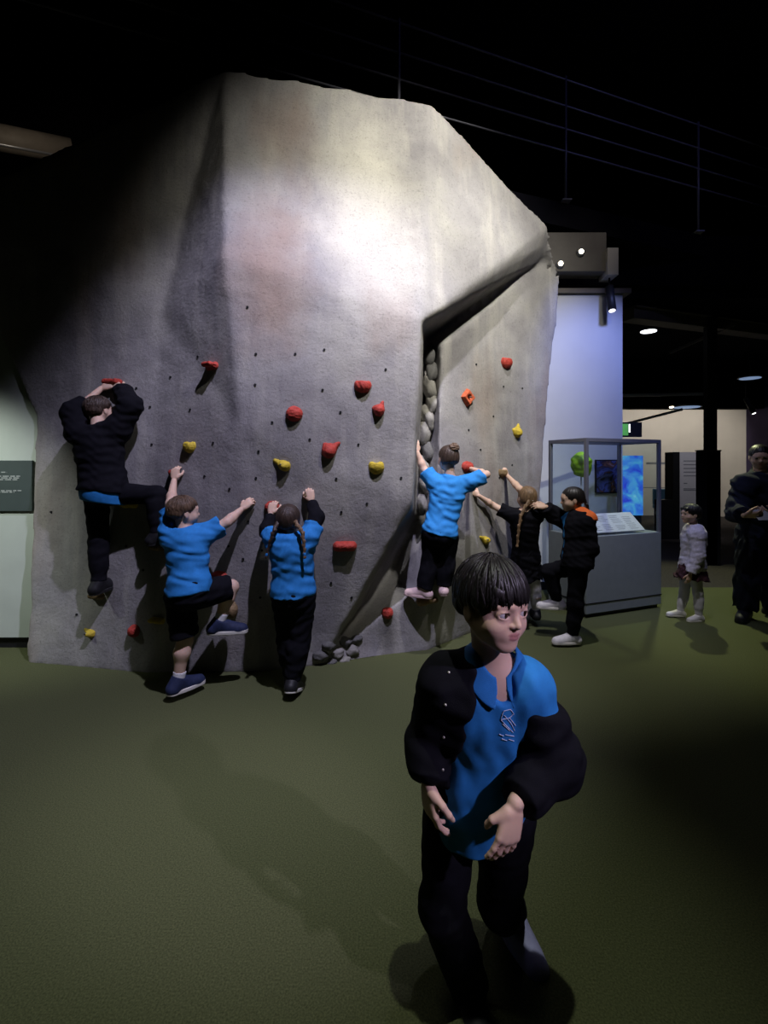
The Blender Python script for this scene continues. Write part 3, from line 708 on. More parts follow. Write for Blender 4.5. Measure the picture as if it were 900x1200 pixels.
def hold(px, py, wpx, hpx, m, style, label, out=1.0, tilt=0.0):
    h_, n_ = hit(px, py); sc = h_.y/FPX; w, hh = wpx*sc/2, hpx*sc/2
    n = nrm(n_); n[2] *= .4; n = nrm(n); u = perp((math.sin(tilt), 0, math.cos(tilt)), n); r = np.cross(u, n); R = np.array([r, u, n]); c = A(h_)
    d = .055*out; m_ = max(w, hh)*1.6+d; g = SDF(c-m_, c+m_, .004)
    if style == 'round': g.ell(c, (w, hh, d), R, 0); g.ell(c+u*hh*.9+n*d*.7, (w*.7, hh*.45, d*.5), R, .015, 's')
    elif style == 'flat': g.cone(c-r*w*.75, c+r*w*.75, hh*.9, hh*.9, 0); g.cone(c-r*w*.7+n*d*.8+u*hh*.2, c+r*w*.7+n*d*.8+u*hh*.2, hh*.55, hh*.55, .03)
    elif style == 'tri': g.cone(c-u*hh*.3, c+r*w*.6+u*hh*.9, hh*.65, hh*.18, .01); g.cone(c-u*hh*.3+n*d*.5, c-r*w*.8+u*hh*.1, hh*.5, hh*.25, .02); g.ell(c-u*hh*.2, (w*.8, hh*.7, d), R, .02)
    elif style == 'wedge': g.cone(c+r*w*.5-u*hh*.3, c-r*w*.8+u*hh*.55, hh*.75, hh*.3, .01); g.ell(c+r*w*.3-u*hh*.25, (w*.6, hh*.65, d), R, .02)
    elif style == 'square':
        def sq(X, Y, Z):
            x, y, z = [(X-c[0])*R[i][0]+(Y-c[1])*R[i][1]+(Z-c[2])*R[i][2] for i in range(3)]
            return np.maximum((np.abs(x)/w+np.abs(y)/hh-1.15+np.maximum(z, 0)/d*.35)*min(w, hh)*.7, np.abs(z)-d*.75)
        g.func(sq, k=.0); g.ell(c+n*d*.9, (w*.45, hh*.40, d*.6), R, .01, 's')
    elif style == 'bowl': g.ell(c-u*hh*.1, (w, hh, d), R, 0); g.plane(c+u*hh*.55, u+n*.15, .012); g.ell(c+u*hh*.6+n*d*.3, (w*.55, hh*.35, d*.45), R, .01, 's')
    g.wrinkle(.0014, .03, int(px))
    root = empty('climbing_hold', tuple(c)); tag(root, label, 'climbing hold', 'resin holds bolted to the rock')
    o = sdf_obj('grip', g, m, root, c)
    bm = bmesh.new(); q = Vector(n*(d*.62)); add_tube(bm, q-Vector(n)*d*.3, q+Vector(n)*d*.36, .0075, seg=10); bm_obj('bolt', bm, M_bolt, root, True)
for a in [
 (249, 429, 15, 10, M_red, 'flat', 'small red ledge hold on the left ridge with a long shadow', 1.25),
 (223, 522, 17, 16, M_yellow, 'bowl', 'yellow cup hold above the raised hand of the boy in shorts'),
 (345, 485, 19, 18, M_red, 'round', 'round red hold between the ridge corner and the red cup holds'),
 (330, 544, 19, 15, M_yellow, 'wedge', 'yellow wedge hold above the girl with two braids'),
 (387, 526, 18, 23, M_red, 'tri', 'dark red upright hold above right hand of the girl with braids', 1.0, .5),
 (425, 451, 20, 17, M_red, 'bowl', 'red cup hold highest on the middle face'),
 (444, 479, 15, 17, M_red, 'tri', 'small red triangular hold beside the highest red cup hold'),
 (441, 546, 18, 18, M_yellow, 'bowl', 'yellow hold left of the crack edge'),
 (404, 640, 22, 13, M_red, 'flat', 'wide red ledge hold above the dark undercut'),
 (454, 717, 13, 14, M_red, 'bowl', 'small red hold low under the undercut near the carpet'),
 (547, 466, 19, 19, M_rednew, 'square', 'orange red square hold on the recessed panel'),
 (593, 424, 17, 15, M_red, 'bowl', 'red cup hold highest on the recessed panel'),
 (605, 505, 14, 16, M_yellow, 'tri', 'yellow hold on the recessed panel near the right edge'),
 (185, 727, 16, 8, M_yellow, 'flat', 'thin yellow ledge hold low beside the red knob hold'),
 (158, 739, 14, 14, M_red, 'round', 'small round red knob hold low on the left face'),
 (105, 741, 14, 10, M_yellow, 'wedge', 'small yellow hold lowest under the climber in black'),
 (152, 591, 19, 9, M_yellow, 'flat', 'yellow ledge hold behind the bent leg of the climber in black'),
 (257, 675, 18, 12, M_red, 'round', 'red hold above the raised knee of the boy in shorts'),
 (272, 714, 13, 20, M_brownhold, 'round', 'brownish yellow hold under the raised shin of the boy in shorts'),
 (319, 594, 17, 14, M_red, 'round', 'red hold gripped by the left hand of the girl with braids'),
 (361, 580, 12, 11, M_brownhold, 'bowl', 'brown hold gripped by the right hand of the girl with braids'),
 (567, 632, 16, 11, M_yellow, 'wedge', 'yellow hold low on the recessed panel below the outstretched arm'),
 (547, 547, 18, 13, M_red, 'round', 'red hold beside the head of the girl with the bun'),
 (588, 553, 13, 12, M_brownhold, 'bowl', 'brown hold gripped by the raised hand of the girl in black'),
 (133, 449, 20, 10, M_red, 'flat', 'red ledge hold gripped by both hands of the climber in black'),
 (205, 553, 12, 11, M_red, 'bowl', 'red hold gripped by raised left hand of the boy in shorts'),
 (115, 698, 14, 9, M_brownhold, 'flat', 'brown foothold under the straight leg of the climber in black'),
 (186, 642, 14, 8, M_brownhold, 'flat', 'brown foothold under the bent leg of the climber in black'),
 (500, 704, 26, 10, M_brownhold, 'flat', 'broad brown foothold under the girl with the bun')]:
    hold(*a)

# ---------------------------------------------------------------- left panel with sign
structure(box('wall_panel_left', (-7.0, 4.16, 0.10), (-2.92, 4.29, 3.4), M_panelwhite)); structure(box('baseboard_left', (-7.0, 4.19, 0.0), (-2.92, 4.29, 0.10), M_blackmetal))
M_sign = mat('grey_green_sign', (0.055, 0.075, 0.070), 0.6, 0.05, 8); M_text = mat('pale_lettering', (0.45, 0.48, 0.46), 0.7)
sg = empty('wall_sign', (-3.5, 4.15, 1.2)); tag(sg, 'dark grey green text sign on the pale panel left of the rock', 'sign')
box('board', (-.55, -.012, 0.0), (.452, .012, .44), M_sign, sg, .003)
for (z, x0, x1) in ((.335, -.40, .235), (.300, -.40, .35), (.285, -.40, .345), (.270, -.40, .33), (.175, -.40, .36), (.162, -.40, .30)):
    x = x0; rs = random.Random(int(z*1000)); bm = bmesh.new()
    while x < x1:
        l = min(rs.uniform(.02, .06), x1-x); add_box(bm, (x, -.0135, z), (x+l, -.0118, z+.007)); x += l+.012
    bm_obj('text_line', bm, M_text, sg)
# long lit ceiling fixture above the left of the rock
bt = empty('ceiling_duct', (-4.3, 5.9, 5.45)); tag(bt, 'brownish metal ceiling duct beyond the top left of the rock', 'duct')
a, b = P(-60, 150, 5.7)-bt.location, P(84, 178, 6.4)-bt.location
bm = bmesh.new(); add_tube(bm, a, b, .16, seg=20); bm_obj('tube', bm, M_brownmetal, bt, True)
bm = bmesh.new(); add_tube(bm, a+Vector((0, -.10, -.13)), b+Vector((0, -.10, -.13)), .022, seg=10); bm_obj('rail', bm, M_steel, bt, True)
spot('duct_spot', (-3.0, 3.6, 4.9), (-4.1, 6.0, 5.5), 90, (1.0, 0.85, 0.65), 40, 0.8)

# ---------------------------------------------------------------- mezzanine railing
rl = empty('mezzanine_railing', (2.28, 6.0, 4.92)); tag(rl, 'dim blue steel railing with three posts on the mezzanine above', 'railing')
M_rail = mat('blue_grey_steel', (0.35, 0.35, 0.42), 0.4, 0.1, 10, metal=0.3)
dv = Vector((2.19, .8, 0))
for z in (1.52, 1.19, .90, .62): tube('rail', dv*-2.5+Vector((0, 0, z)), dv*3.2+Vector((0, 0, z)), .011, M_rail, rl, seg=8)
for t in (-.966, 0, 1, 2): 
    po = tube('post', dv*t, dv*t+Vector((0, 0, 1.56)), .016, M_rail, rl, seg=10); bm = bmesh.new(); add_box(bm, dv*t+Vector((-.06, -.06, -.02)), dv*t+Vector((.06, .06, .0)), .004); bm_obj('foot_plate', bm, M_rail, po)
structure(mesh_obj('wall_mezzanine_edge', [Vector((2.28, 6.02, 0))+dv*t+Vector((q*-.05, q*.15, z)) for t in (-1.02, 4.5) for q in (0, 1) for z in (4.6, 4.9)], [(0, 1, 5, 4), (2, 6, 7, 3), (0, 2, 3, 1), (4, 5, 7, 6), (1, 3, 7, 5), (0, 4, 6, 2)], M_dark, smooth=False))

# ---------------------------------------------------------------- soffit box with downlights, and track spotlight
M_glowwarm = mat('warm_lamp_glow', (1, .85, .6), .5, emit=(1.0, 0.86, 0.6), estr=9.0)
M_glowwhite = mat('white_lamp_glow', (1, 1, 1), .5, emit=(0.95, 0.95, 1.0), estr=2.6)
M_glowblue = mat('blue_lamp_glow', (.6, .75, 1), .5, emit=(0.35, 0.5, 0.8), estr=0.45)
M_soffit = mat('soffit_grey', (0.16, 0.15, 0.14), .7, .1, 5); M_palegrey = mat('pale_grey_block', (0.48, 0.47, 0.46), .7, .05, 5)
so = empty('soffit_box', tuple(P(690, 320, 5.95))); tag(so, 'grey ceiling soffit with two small warm downlights beside the rock', 'soffit')
o_ = so.location
box('casing', P(640, 318, 5.95)-o_, P(711, 272, 5.95)-o_+Vector((0, .25, 0)), M_soffit, so, .01); box('end_block', P(712, 322, 5.9)-o_, P(725, 290, 5.9)-o_+Vector((0, .25, 0)), M_palegrey, so, .005)
for (x, y) in ((656, 310), (680, 296)):
    q = P(x, y, 5.95)-o_; l_ = tube('downlight', q+Vector((0, .02, 0)), q+Vector((0, -.03, 0)), .055, M_steel, so, .05, 16); tube('lens', q+Vector((0, -.03, 0)), q+Vector((0, -.036, 0)), .030, M_glowwarm, l_, seg=14)
spot('soffit_spot', (2.6, 4.8, 4.9), (2.55, 5.95, 4.4), 9, (1.0, 0.9, 0.75), 60, 0.9)
def track_spot(px, py0, py1, Y, r, dirv, label, glow, stem):
    t = empty('track_spotlight', tuple(P(px, py0, Y))); tag(t, label, 'spotlight'); L_ = (py1-py0)*Y/FPX; d = Vector(dirv).normalized()
    tube('stem', (0, 0, stem), (0, 0, 0), .012, M_blackmetal, t); tube('housing', (0, 0, .02), d*L_, r, M_blackmetal, t, seg=18); tube('lens', d*L_, d*(L_+.006), r*.75, glow, t, seg=16)
track_spot(714, 338, 367, 6.0, .05, (0, -.25, -1), 'black track spotlight in front of the blue lit partition', M_glowwhite, .30)
track_spot(874, 468, 487, 10.5, .05, (.25, -.4, -1), 'black track spotlight at the purple wall of the hall', M_glowwhite, 1.02)

# ---------------------------------------------------------------- hall ceiling: beams, lamps
def beam(label, a, b, w_, h_, m, name='ceiling_beam'):
    a = Vector(a); b = Vector(b); t = empty(name, tuple(a)); tag(t, label, 'beam'); d = b-a; bm = bmesh.new(); add_box(bm, (0, -w_/2, -h_/2), (d.length, w_/2, h_/2), .005)
    q = d.to_track_quat('X', 'Z').to_matrix().to_4x4(); bmesh.ops.transform(bm, matrix=q, verts=bm.verts); bm_obj('bar', bm, m, t)
    bm = bmesh.new(); add_box(bm, (0, -w_*.7, h_/2), (d.length, w_*.7, h_/2+.015)); bmesh.ops.transform(bm, matrix=q, verts=bm.verts); bm_obj('flange', bm, m, t)
beam('wide brownish duct beam crossing the dark hall ceiling', P(735, 369, 7.2), P(930, 394, 8.6), .25, .16, M_brownmetal)
beam('thin pale rail below the hall ceiling beyond the partition', P(722, 464, 11.0), P(828, 462, 11.2), .05, .05, M_palegrey)
beam('thin diagonal conduit on the dark hall ceiling', P(785, 414, 9.0), P(862, 380, 7.6), .03, .03, M_brownmetal)
beam('sloping thin rail at the top of the far cream wall', P(722, 500, 11.8), P(800, 480, 10.8), .04, .04, M_palegrey)
def disc_lamp(px, py, Y, r, glow, label, drop=.25):
    t = empty('ceiling_lamp', tuple(P(px, py, Y))); tag(t, label, 'lamp'); tube('shade', (0, 0, .0), (0, 0, .05), r, M_steel, t, r*.9, 28); tube('diffuser', (0, 0, -.012), (0, 0, 0), r*.86, glow, t, seg=28); tube('stem', (0, 0, .05), (0, 0, drop), .012, M_blackmetal, t)
disc_lamp(760, 388, 8.0, .14, M_glowwhite, 'small pale round lamp on the dark hall ceiling', .18)
disc_lamp(805, 477, 11.5, .32, M_glowblue, 'wide round pendant lamp glowing lilac by the dark column', .9)
disc_lamp(879, 443, 10.0, .22, M_glowblue, 'round blue pendant lamp near the purple wall', .6)
t = empty('ceiling_lamp', tuple(P(786, 477, 11.2))); tag(t, 'tiny bright spotlight beside the lilac pendant lamp', 'lamp'); tube('housing', (0, 0, .16), (0, -.03, .0), .05, M_blackmetal, t); tube('lens', (0, -.03, 0), (0, -.034, -.012), .045, M_glowwarm, t)

# ---------------------------------------------------------------- display case
M_casebase = mat('grey_case_base', (0.20, 0.225, 0.245), .6, .05, 12, .05, 100); M_caseframe = mat('grey_case_frame', (0.16, 0.165, 0.20), .45, .05, 12, metal=.3)
def glass():
    m = bpy.data.materials.new('case_glass'); m.use_nodes = True; nt = m.node_tree; nt.nodes.remove(nt.nodes['Principled BSDF']); out = nt.nodes['Material Output']
    t = nt.nodes.new('ShaderNodeBsdfTransparent'); t.inputs[0].default_value = (.93, .96, .97, 1); g = nt.nodes.new('ShaderNodeBsdfGlossy'); g.inputs['Roughness'].default_value = .03
    lw = nt.nodes.new('ShaderNodeLayerWeight'); lw.inputs[0].default_value = .5; pw = nt.nodes.new('ShaderNodeMath'); pw.operation = 'POWER'; nt.links.new(lw.outputs['Facing'], pw.inputs[0]); pw.inputs[1].default_value = 4; f = nt.nodes.new('ShaderNodeMath'); f.operation = 'MULTIPLY_ADD'; nt.links.new(pw.outputs[0], f.inputs[0]); f.inputs[1].default_value = .5; f.inputs[2].default_value = .03; mx = nt.nodes.new('ShaderNodeMixShader'); nt.links.new(f.outputs[0], mx.inputs[0]); nt.links.new(t.outputs[0], mx.inputs[1]); nt.links.new(g.outputs[0], mx.inputs[2]); nt.links.new(mx.outputs[0], out.inputs[0]); return m
M_glass = glass()
FC, RC = G(687, 725), G(775, 712); cw = (RC-FC).length; rz = math.atan2(RC.y-FC.y, RC.x-FC.x); cd = .58
cs = empty('display_case', tuple(FC), rz); tag(cs, 'glass display case on a grey plinth in front of the blue lit partition', 'display case')
box('plinth', (.03, .03, 0), (cw-.03, cd-.03, .10), M_blackmetal, cs); box('base', (0, 0, .04), (cw, cd, .85), M_casebase, cs, .006); box('base_groove', (-.004, -.004, .145), (cw+.004, cd+.004, .155), M_blackmetal, cs)
for (x, y) in ((0, 0), (cw-.035, 0), (0, cd-.035), (cw-.035, cd-.035)): box('corner_post', (x, y, .85), (x+.035, y+.035, 1.885), M_caseframe, cs, .003)
for (lo, hi) in (((.035, 0, 1.845), (cw-.035, .035, 1.885)), ((.035, cd-.035, 1.845), (cw-.035, cd, 1.885)), ((0, .035, 1.845), (.035, cd-.035, 1.885)), ((cw-.035, .035, 1.845), (cw, cd-.035, 1.885))): box('top_rail', lo, hi, M_caseframe, cs, .003)
for (lo, hi) in (((.035, .012, .85), (cw-.035, .020, 1.845)), ((.035, cd-.020, .85), (cw-.035, cd-.012, 1.845)), ((.012, .035, .85), (.020, cd-.035, 1.845)), ((cw-.020, .035, .85), (cw-.012, cd-.035, 1.845)), ((.035, .035, 1.862), (cw-.035, cd-.035, 1.870))): box('pane', lo, hi, M_glass, cs)
def in_case(x, y, z): return cs.matrix_basis @ Vector((x, y, z))
lb = empty('label_panel', tuple(FC), rz); tag(lb, 'sloping white text panel on the base of the display case', 'label panel')
Mx = Matrix.Translation((.10, .045, .872)) @ Matrix.Rotation(math.radians(42), 4, 'X'); bm = bmesh.new(); add_box(bm, (0, 0, -.008), (.78, .27, .008), .002, None); bmesh.ops.transform(bm, matrix=Mx, verts=bm.verts); bm_obj('board', bm, M_paper, lb)
M_greytext = mat('grey_print', (0.25, 0.26, 0.30), .8)
for c in range(4):
    for r_ in range(9):
        if (c, r_) in ((0, 7), (2, 3), (3, 8), (1, 4)): continue
        bm = bmesh.new(); add_box(bm, (.05+c*.18, .03+r_*.024, .008), (.05+c*.18+random.Random(c*9+r_).uniform(.09, .14), .036+r_*.024, .0092)); bmesh.ops.transform(bm, matrix=Mx, verts=bm.verts); bm_obj('text_line', bm, M_greytext, lb)
M_lime = mat('lime_green_skin', (0.25, 0.48, 0.02), .55, .2, 14, .4, 60)
q = P(681, 543, 5.27); ge = empty('green_exhibit', (q.x, q.y, .85)); tag(ge, 'lime green rounded exhibit on a thin stand inside the display case', 'exhibit')
g = SDF((-.2, -.2, .4), (.2, .2, 1.1), .006); zc = q.z-.85; g.ell((0, 0, zc), (.105, .105, .125), None, 0); g.ell((.02, 0, zc-.08), (.075, .075, .07), None, .05); g.wrinkle(.004, .10, 5); sdf_obj('ball', g, M_lime, ge)
tube('stand', (0, 0, .012), (0, 0, zc-.10), .007, M_steel, ge); tube('foot', (0, 0, 0), (0, 0, .014), .06, M_steel, ge, .05, 20)
def lump(name, x, y, rad, m, label, seed):
    c = in_case(x, y, .852); t = bmesh.new(); bmesh.ops.create_icosphere(t, subdivisions=3, radius=1)
    for v in t.verts:
        d = v.co.normalized(); f = 1+.25*noise.noise(d*1.6+Vector((seed, 0, 0))); v.co = Vector((d.x*rad[0]*f, d.y*rad[1]*f, max(d.z*rad[2]*f, -rad[2]*.6)+rad[2]*.6))
    o = bm_obj(name, t, m, None, True); o.location = c; tag(o, label, 'exhibit')
lump('dark_rock', .30, .40, (.09, .08, .11), M_stone, 'dark rock specimen inside the display case', 3); lump('yellow_rock', .72, .42, (.16, .07, .05), M_brownhold, 'flat yellowish specimen lying inside the display case', 8)
# picture on the partition, mural panel beyond
M_frame = mat('dark_frame', (.02, .015, .02), .6)
def image_mat(name, stops, sc, dist, emit=0.0):
    m = bpy.data.materials.new(name); m.use_nodes = True; nt = m.node_tree; b = nt.nodes['Principled BSDF']; b.inputs['Roughness'].default_value = .5
    tc = nt.nodes.new('ShaderNodeTexCoord'); n = nt.nodes.new('ShaderNodeTexNoise'); n.inputs['Scale'].default_value = sc; n.inputs['Distortion'].default_value = dist; n.inputs['Detail'].default_value = 4; nt.links.new(tc.outputs['Object'], n.inputs['Vector'])
    r = nt.nodes.new('ShaderNodeValToRGB'); e = r.color_ramp.elements
    while len(e) < len(stops): e.new(.5)
    for i, (p_, c_) in enumerate(stops): e[i].position = p_; e[i].color = tuple(c_)+(1,)
    nt.links.new(n.outputs['Fac'], r.inputs[0]); nt.links.new(r.outputs[0], b.inputs['Base Color'])
    if emit: nt.links.new(r.outputs[0], b.inputs['Emission Color']); b.inputs['Emission Strength'].default_value = emit
    return m
pc = empty('picture', (2.71, 6.12, 1.24)); tag(pc, 'dark framed picture of a figure on the blue lit partition', 'picture'); box('frame', (0, 0, 0), (.29, .028, .43), M_frame, pc, .004)
box('image', (.015, -.004, .015), (.275, .002, .415), image_mat('picture_image', [(.3, (.01, .01, .02)), (.45, (.10, .12, .35)), (.55, (.02, .02, .05)), (.65, (.30, .12, .06)), (.75, (.25, .35, .75))], 7, 1.5), pc)
mu = empty('mural_panel', (3.70, 7.6, 0)); tag(mu, 'cyan and blue added-glow mural map screen standing beyond the display case', 'artwork')
box('artwork', (0, 0, .80), (.42, .06, 1.75), image_mat('map_image', [(.3, (.03, .05, .75)), (.45, (.05, .25, .85)), (.6, (.12, .55, .85)), (.75, (.35, .75, .95))], 5, 1.0, .55), mu); box('stand', (.02, .01, 0), (.40, .09, .80), M_blackmetal, mu)  # printed mural; its glow is added through the map colours
# ---------------------------------------------------------------- hall: totem, column, bench, signs
M_toteface = mat('white_totem_face', (.75, .74, .78), .6, .02, 4)
tt = empty('info_totem', (6.37, 10.3, 0)); tag(tt, 'white information totem with black sides in the hall', 'totem'); box('core', (-.14, 0, 0), (.0, .3, 1.88), M_blackmetal, tt); box('face', (0, -.01, .0), (.46, .28, 1.88), M_toteface, tt); 
for i, (z, x1) in enumerate([(1.68, .40), (1.60, .40), (1.52, .38), (1.44, .40), (1.36, .40), (1.20, .16), (1.08, .34), (1.05, .36), (.72, .40), (.70, .30)]):
    box('text_line', (.08, -.0125, z), (x1, -.0095, z+.018), M_greytext, tt)
box('low_block', (-.40, -.02, 0), (-.12, .25, .85), M_blackmetal, tt)
cl = empty('column', (5.02, 7.6, 0)); tag(cl, 'black column with boxed base rising to the hall ceiling', 'column'); box('shaft', (.12, .0, 0), (.28, .09, 4.05), M_blackmetal, cl); box('boxed_base', (0, 0, 0), (.34, .10, 1.82), M_dark, cl, .01); box('cap', (-.005, -.005, 1.82), (.345, .105, 1.84), M_blackmetal, cl)
M_bench = mat('blue_bench', (.07, .16, .26), .6, .1, 10)
bn = empty('bench', (7.35, 12.6, 0)); tag(bn, 'blue upholstered bench with steel legs against the far cream wall', 'bench'); box('seat', (0, 0, .42), (1.5, .5, .52), M_bench, bn, .02); box('backrest', (0, .42, .52), (1.5, .5, .95), M_bench, bn, .02)
for x in (.03, 1.44):
    for y in (.03, .44): box('leg', (x, y, 0), (x+.03, y+.03, .42), M_steel, bn)
M_green = mat('dark_green_print', (.03, .10, .04), .7, .3, 6)
ws = empty('wall_print', (7.10, 13.55, 1.0)); tag(ws, 'faint wall print with green leaf shape on the far cream wall', 'wall print'); box('green_block', (0, 0, 0), (.22, .03, .55), M_green, ws)
box('caption', (.35, 0, .62), (1.0, .02, .68), M_greytext, ws); box('line', (.25, 0, -.05), (1.6, .02, -.03), M_greytext, ws)
sn = empty('exit_light', tuple(P(727, 512, 6.22))); tag(sn, 'small green lit sign in the gap beside the partition', 'sign'); box('housing', (0, 0, 0), (.28, .05, .19), M_blackmetal, sn); box('green_face', (.0, -.006, .02), (.10, .0, .17), mat('green_glow', (.1, .5, .1), .5, emit=(.10, .35, .08), estr=.5), sn); box('white_mark', (.11, -.006, .06), (.125, 0, .165), M_glowwhite, sn)
GC = 'children climbing the rock'
def K2(px, py, Y): return A(P(px, py, Y))

# --- child in black jacket and trousers hugging the wall, hands above the head
def climber_black():
    yw = hit(120, 600)[0].y; Y = yw-.17
    hc = K2(117, 481, hit(117, 470)[0].y-.20)
    ht = K2(131, 452, hit(131, 452)[0].y-.05)
    J = dict(neck=K2(114, 505, Y+.01), pel=K2(122, 572, Y-.02),
        sa=K2(93, 507, Y), ea=K2(86, 484, Y+.02), wa=K2(119, 455, hit(119, 455)[0].y-.06),
        sb=K2(138, 503, Y), eb=K2(153, 476, Y), wb=K2(143, 457, hit(143, 457)[0].y-.055),
        ha=K2(113, 578, Y), ka=K2(116, 634, hit(116, 634)[0].y-.10), na=K2(116, 682, hit(116, 682)[0].y-.10),
        hb=K2(132, 578, Y), kb=K2(184, 580, hit(184, 580)[0].y-.12), nb=K2(185, 626, hit(185, 626)[0].y-.12))
    p = Person('person', 'child in black jacket and black trousers hugging the rock with both hands overhead', J, Head(hc, (.42, .92, .1), .222, (-.15, -.1, 1)), (0.05, 1, 0), 1.12, (hc[0], Y, 0), group=GC)
    p.foot = dict(a=((.35, 1, -.05), (0, -.1, 1)), b=((.9, .35, -.05), (0, 0, 1)))
    p.body(M_skin, dict(a=((.9, .1, .35), (.2, 1, -.3), (0, -.4, 1), dict(curl=(38, 40, 42, 45))), b=((-.75, .35, .5), (0, 1, -.3), (-.4, -.4, 1), dict(curl=(40, 42, 42, 45)))))
    p.hemtilt = .32
    p.top('shirt', M_blue, 'none', .030, .10, wr=0)
    p.hemtilt = .26
    p.top('jacket', M_black, 'long', .038, .020, seed=4, cuff=dict(a=.42, b=.93), wr=.003)
    p.bottom('trousers', M_black, 'long', .010, seed=5, waist=.02, wr=.002); p.hair(M_hairdark, 'short'); p.locks(M_hairdark, 240, .0036, .22, .0, -.24, rad=(.385, .465, .40), c0=(0, -.075, .135))
    p.shoes(M_shoeblack, M_soleblack, M_sole)
climber_black()

# --- boy in blue polo and black shorts
def climber_boy():
    Y = 3.30; sh = 3.36
    J = dict(neck=K2(218, 621, sh), pel=K2(222, 690, Y-.02),
        sa=K2(199, 627, sh), ea=K2(200, 590, 3.46), wa=K2(204, 563, hit(204, 563)[0].y-.06),
        sb=K2(238, 628, sh), eb=K2(266, 612, 3.44), wb=K2(283, 597, hit(283, 597)[0].y-.06),
        ha=K2(211, 697, Y), ka=K2(217, 750, Y), na=K2(209, 797, 3.27),
        hb=K2(234, 697, Y), kb=K2(271, 688, 3.44), nb=K2(257, 729, 3.40))
    f = G(207, 819)
    p = Person('person', 'boy in blue polo shirt and black shorts with one knee raised against the rock', J, Head(K2(216, 600, sh+.01), (.80, .62, .02), .224, (-.03, 0, 1)), (.30, 1, .05), 1.08, (J['na'][0], 3.27, 0), group=GC)
    p.foot = dict(a=((.55, .75, .12), (0, 0, 1)), b=((.95, .30, -.10), (.05, 0, 1)))
    p.body(M_skin, dict(a=((.05, .15, 1), (0, 1, -.2), (.8, -.3, 0), dict(curl=(45, 48, 48, 50))), b=((.55, .35, .6), (.2, 1, -.4), (-.7, -.2, .5), dict(curl=(35, 38, 40, 45)))), gaze=(0, 1, 0))
    p.top('polo_shirt', M_blue, 'short', .020, .035, seed=6, wr=.0035, sl=.72)
    p.bottom('shorts', M_black, 'short', .018, seed=5, short_t=.90)
    p.hair(M_hairbrown, 'short'); p.locks(M_hairbrown, 240, .0036, .22, .0, -.24, rad=(.385, .465, .40), c0=(0, -.075, .135)); p.sock('a', M_sock, .78); p.sock('b', M_sock, .74)
    p.shoes(M_shoeblue, M_sole, M_sole)
climber_boy()

# --- girl with two braids
def climber_braids():
    Y = 3.34; sh = 3.34
    J = dict(neck=K2(341, 628, sh), pel=K2(344, 693, Y),
        sa=K2(322, 633, sh), ea=K2(313, 622, 3.47), wa=K2(317, 603, hit(317, 603)[0].y-.07),
        sb=K2(362, 631, sh), eb=K2(371, 606, 3.46), wb=K2(365, 588, hit(365, 588)[0].y-.06),
        ha=K2(334, 699, Y), ka=K2(337, 748, Y+.05), na=K2(341, 790, Y+.06),
        hb=K2(355, 699, Y), kb=K2(352, 748, Y), nb=K2(343, 797, 3.30))
    p = Person('person', 'girl with two braids in blue polo over black sleeves, black trousers', J, Head(K2(338, 609, sh+.03), (-.05, 1, .22), .222, (0, -.2, 1)), (.02, 1, 0), 1.04, (J['nb'][0], 3.3, 0), group=GC)
    p.foot = dict(a=((0, 1, 0), UPZ), b=((.12, 1, -.35), (0, .35, 1)))
    p.body(M_skin, dict(a=((.15, .3, .9), (0, 1, -.2), (.8, -.3, 0), dict(curl=(40, 42, 45, 48))), b=((-.2, .2, .95), (0, 1, -.2), (-.8, -.3, 0), dict(curl=(45, 48, 50, 55)))))
    p.top('undershirt', M_black, 'long', .012, -.02, cuff=.88, wr=.002)
    p.top('polo_shirt', M_blue, 'short', .022, .02, seed=9, wr=.0035, sl=.55)
    p.bottom('trousers', M_black, 'long', .016, seed=8, fat=1.02)
    h = p.h; p.hair(M_hairdark, 'long')
    p.braid([h.p(.27, -.30, .12), h.p(-.0+.34, -.42, -.20), K2(355, 632, sh-.14), K2(357, 654, sh-.145)][::1] if False else [h.p(-.20, -.34, .10), K2(354, 622, sh-.125), K2(356, 636, sh-.135), K2(357, 653, sh-.135)], .017, M_hairlight, n=11, tie=M_blue)
    p.braid([h.p(.24, -.30, .10), K2(321, 622, sh-.11), K2(315, 640, sh-.10), K2(312, 653, sh-.10)], .016, M_hairdark, n=10, tie=M_blue)
    g = SDF(h.p(0, -.38, .0)-.08, h.p(0, -.38, .0)+.08, .0035); p.sock('b', M_sock, .84); p.shoes(M_shoeblack, M_sole, M_sole)
climber_braids()

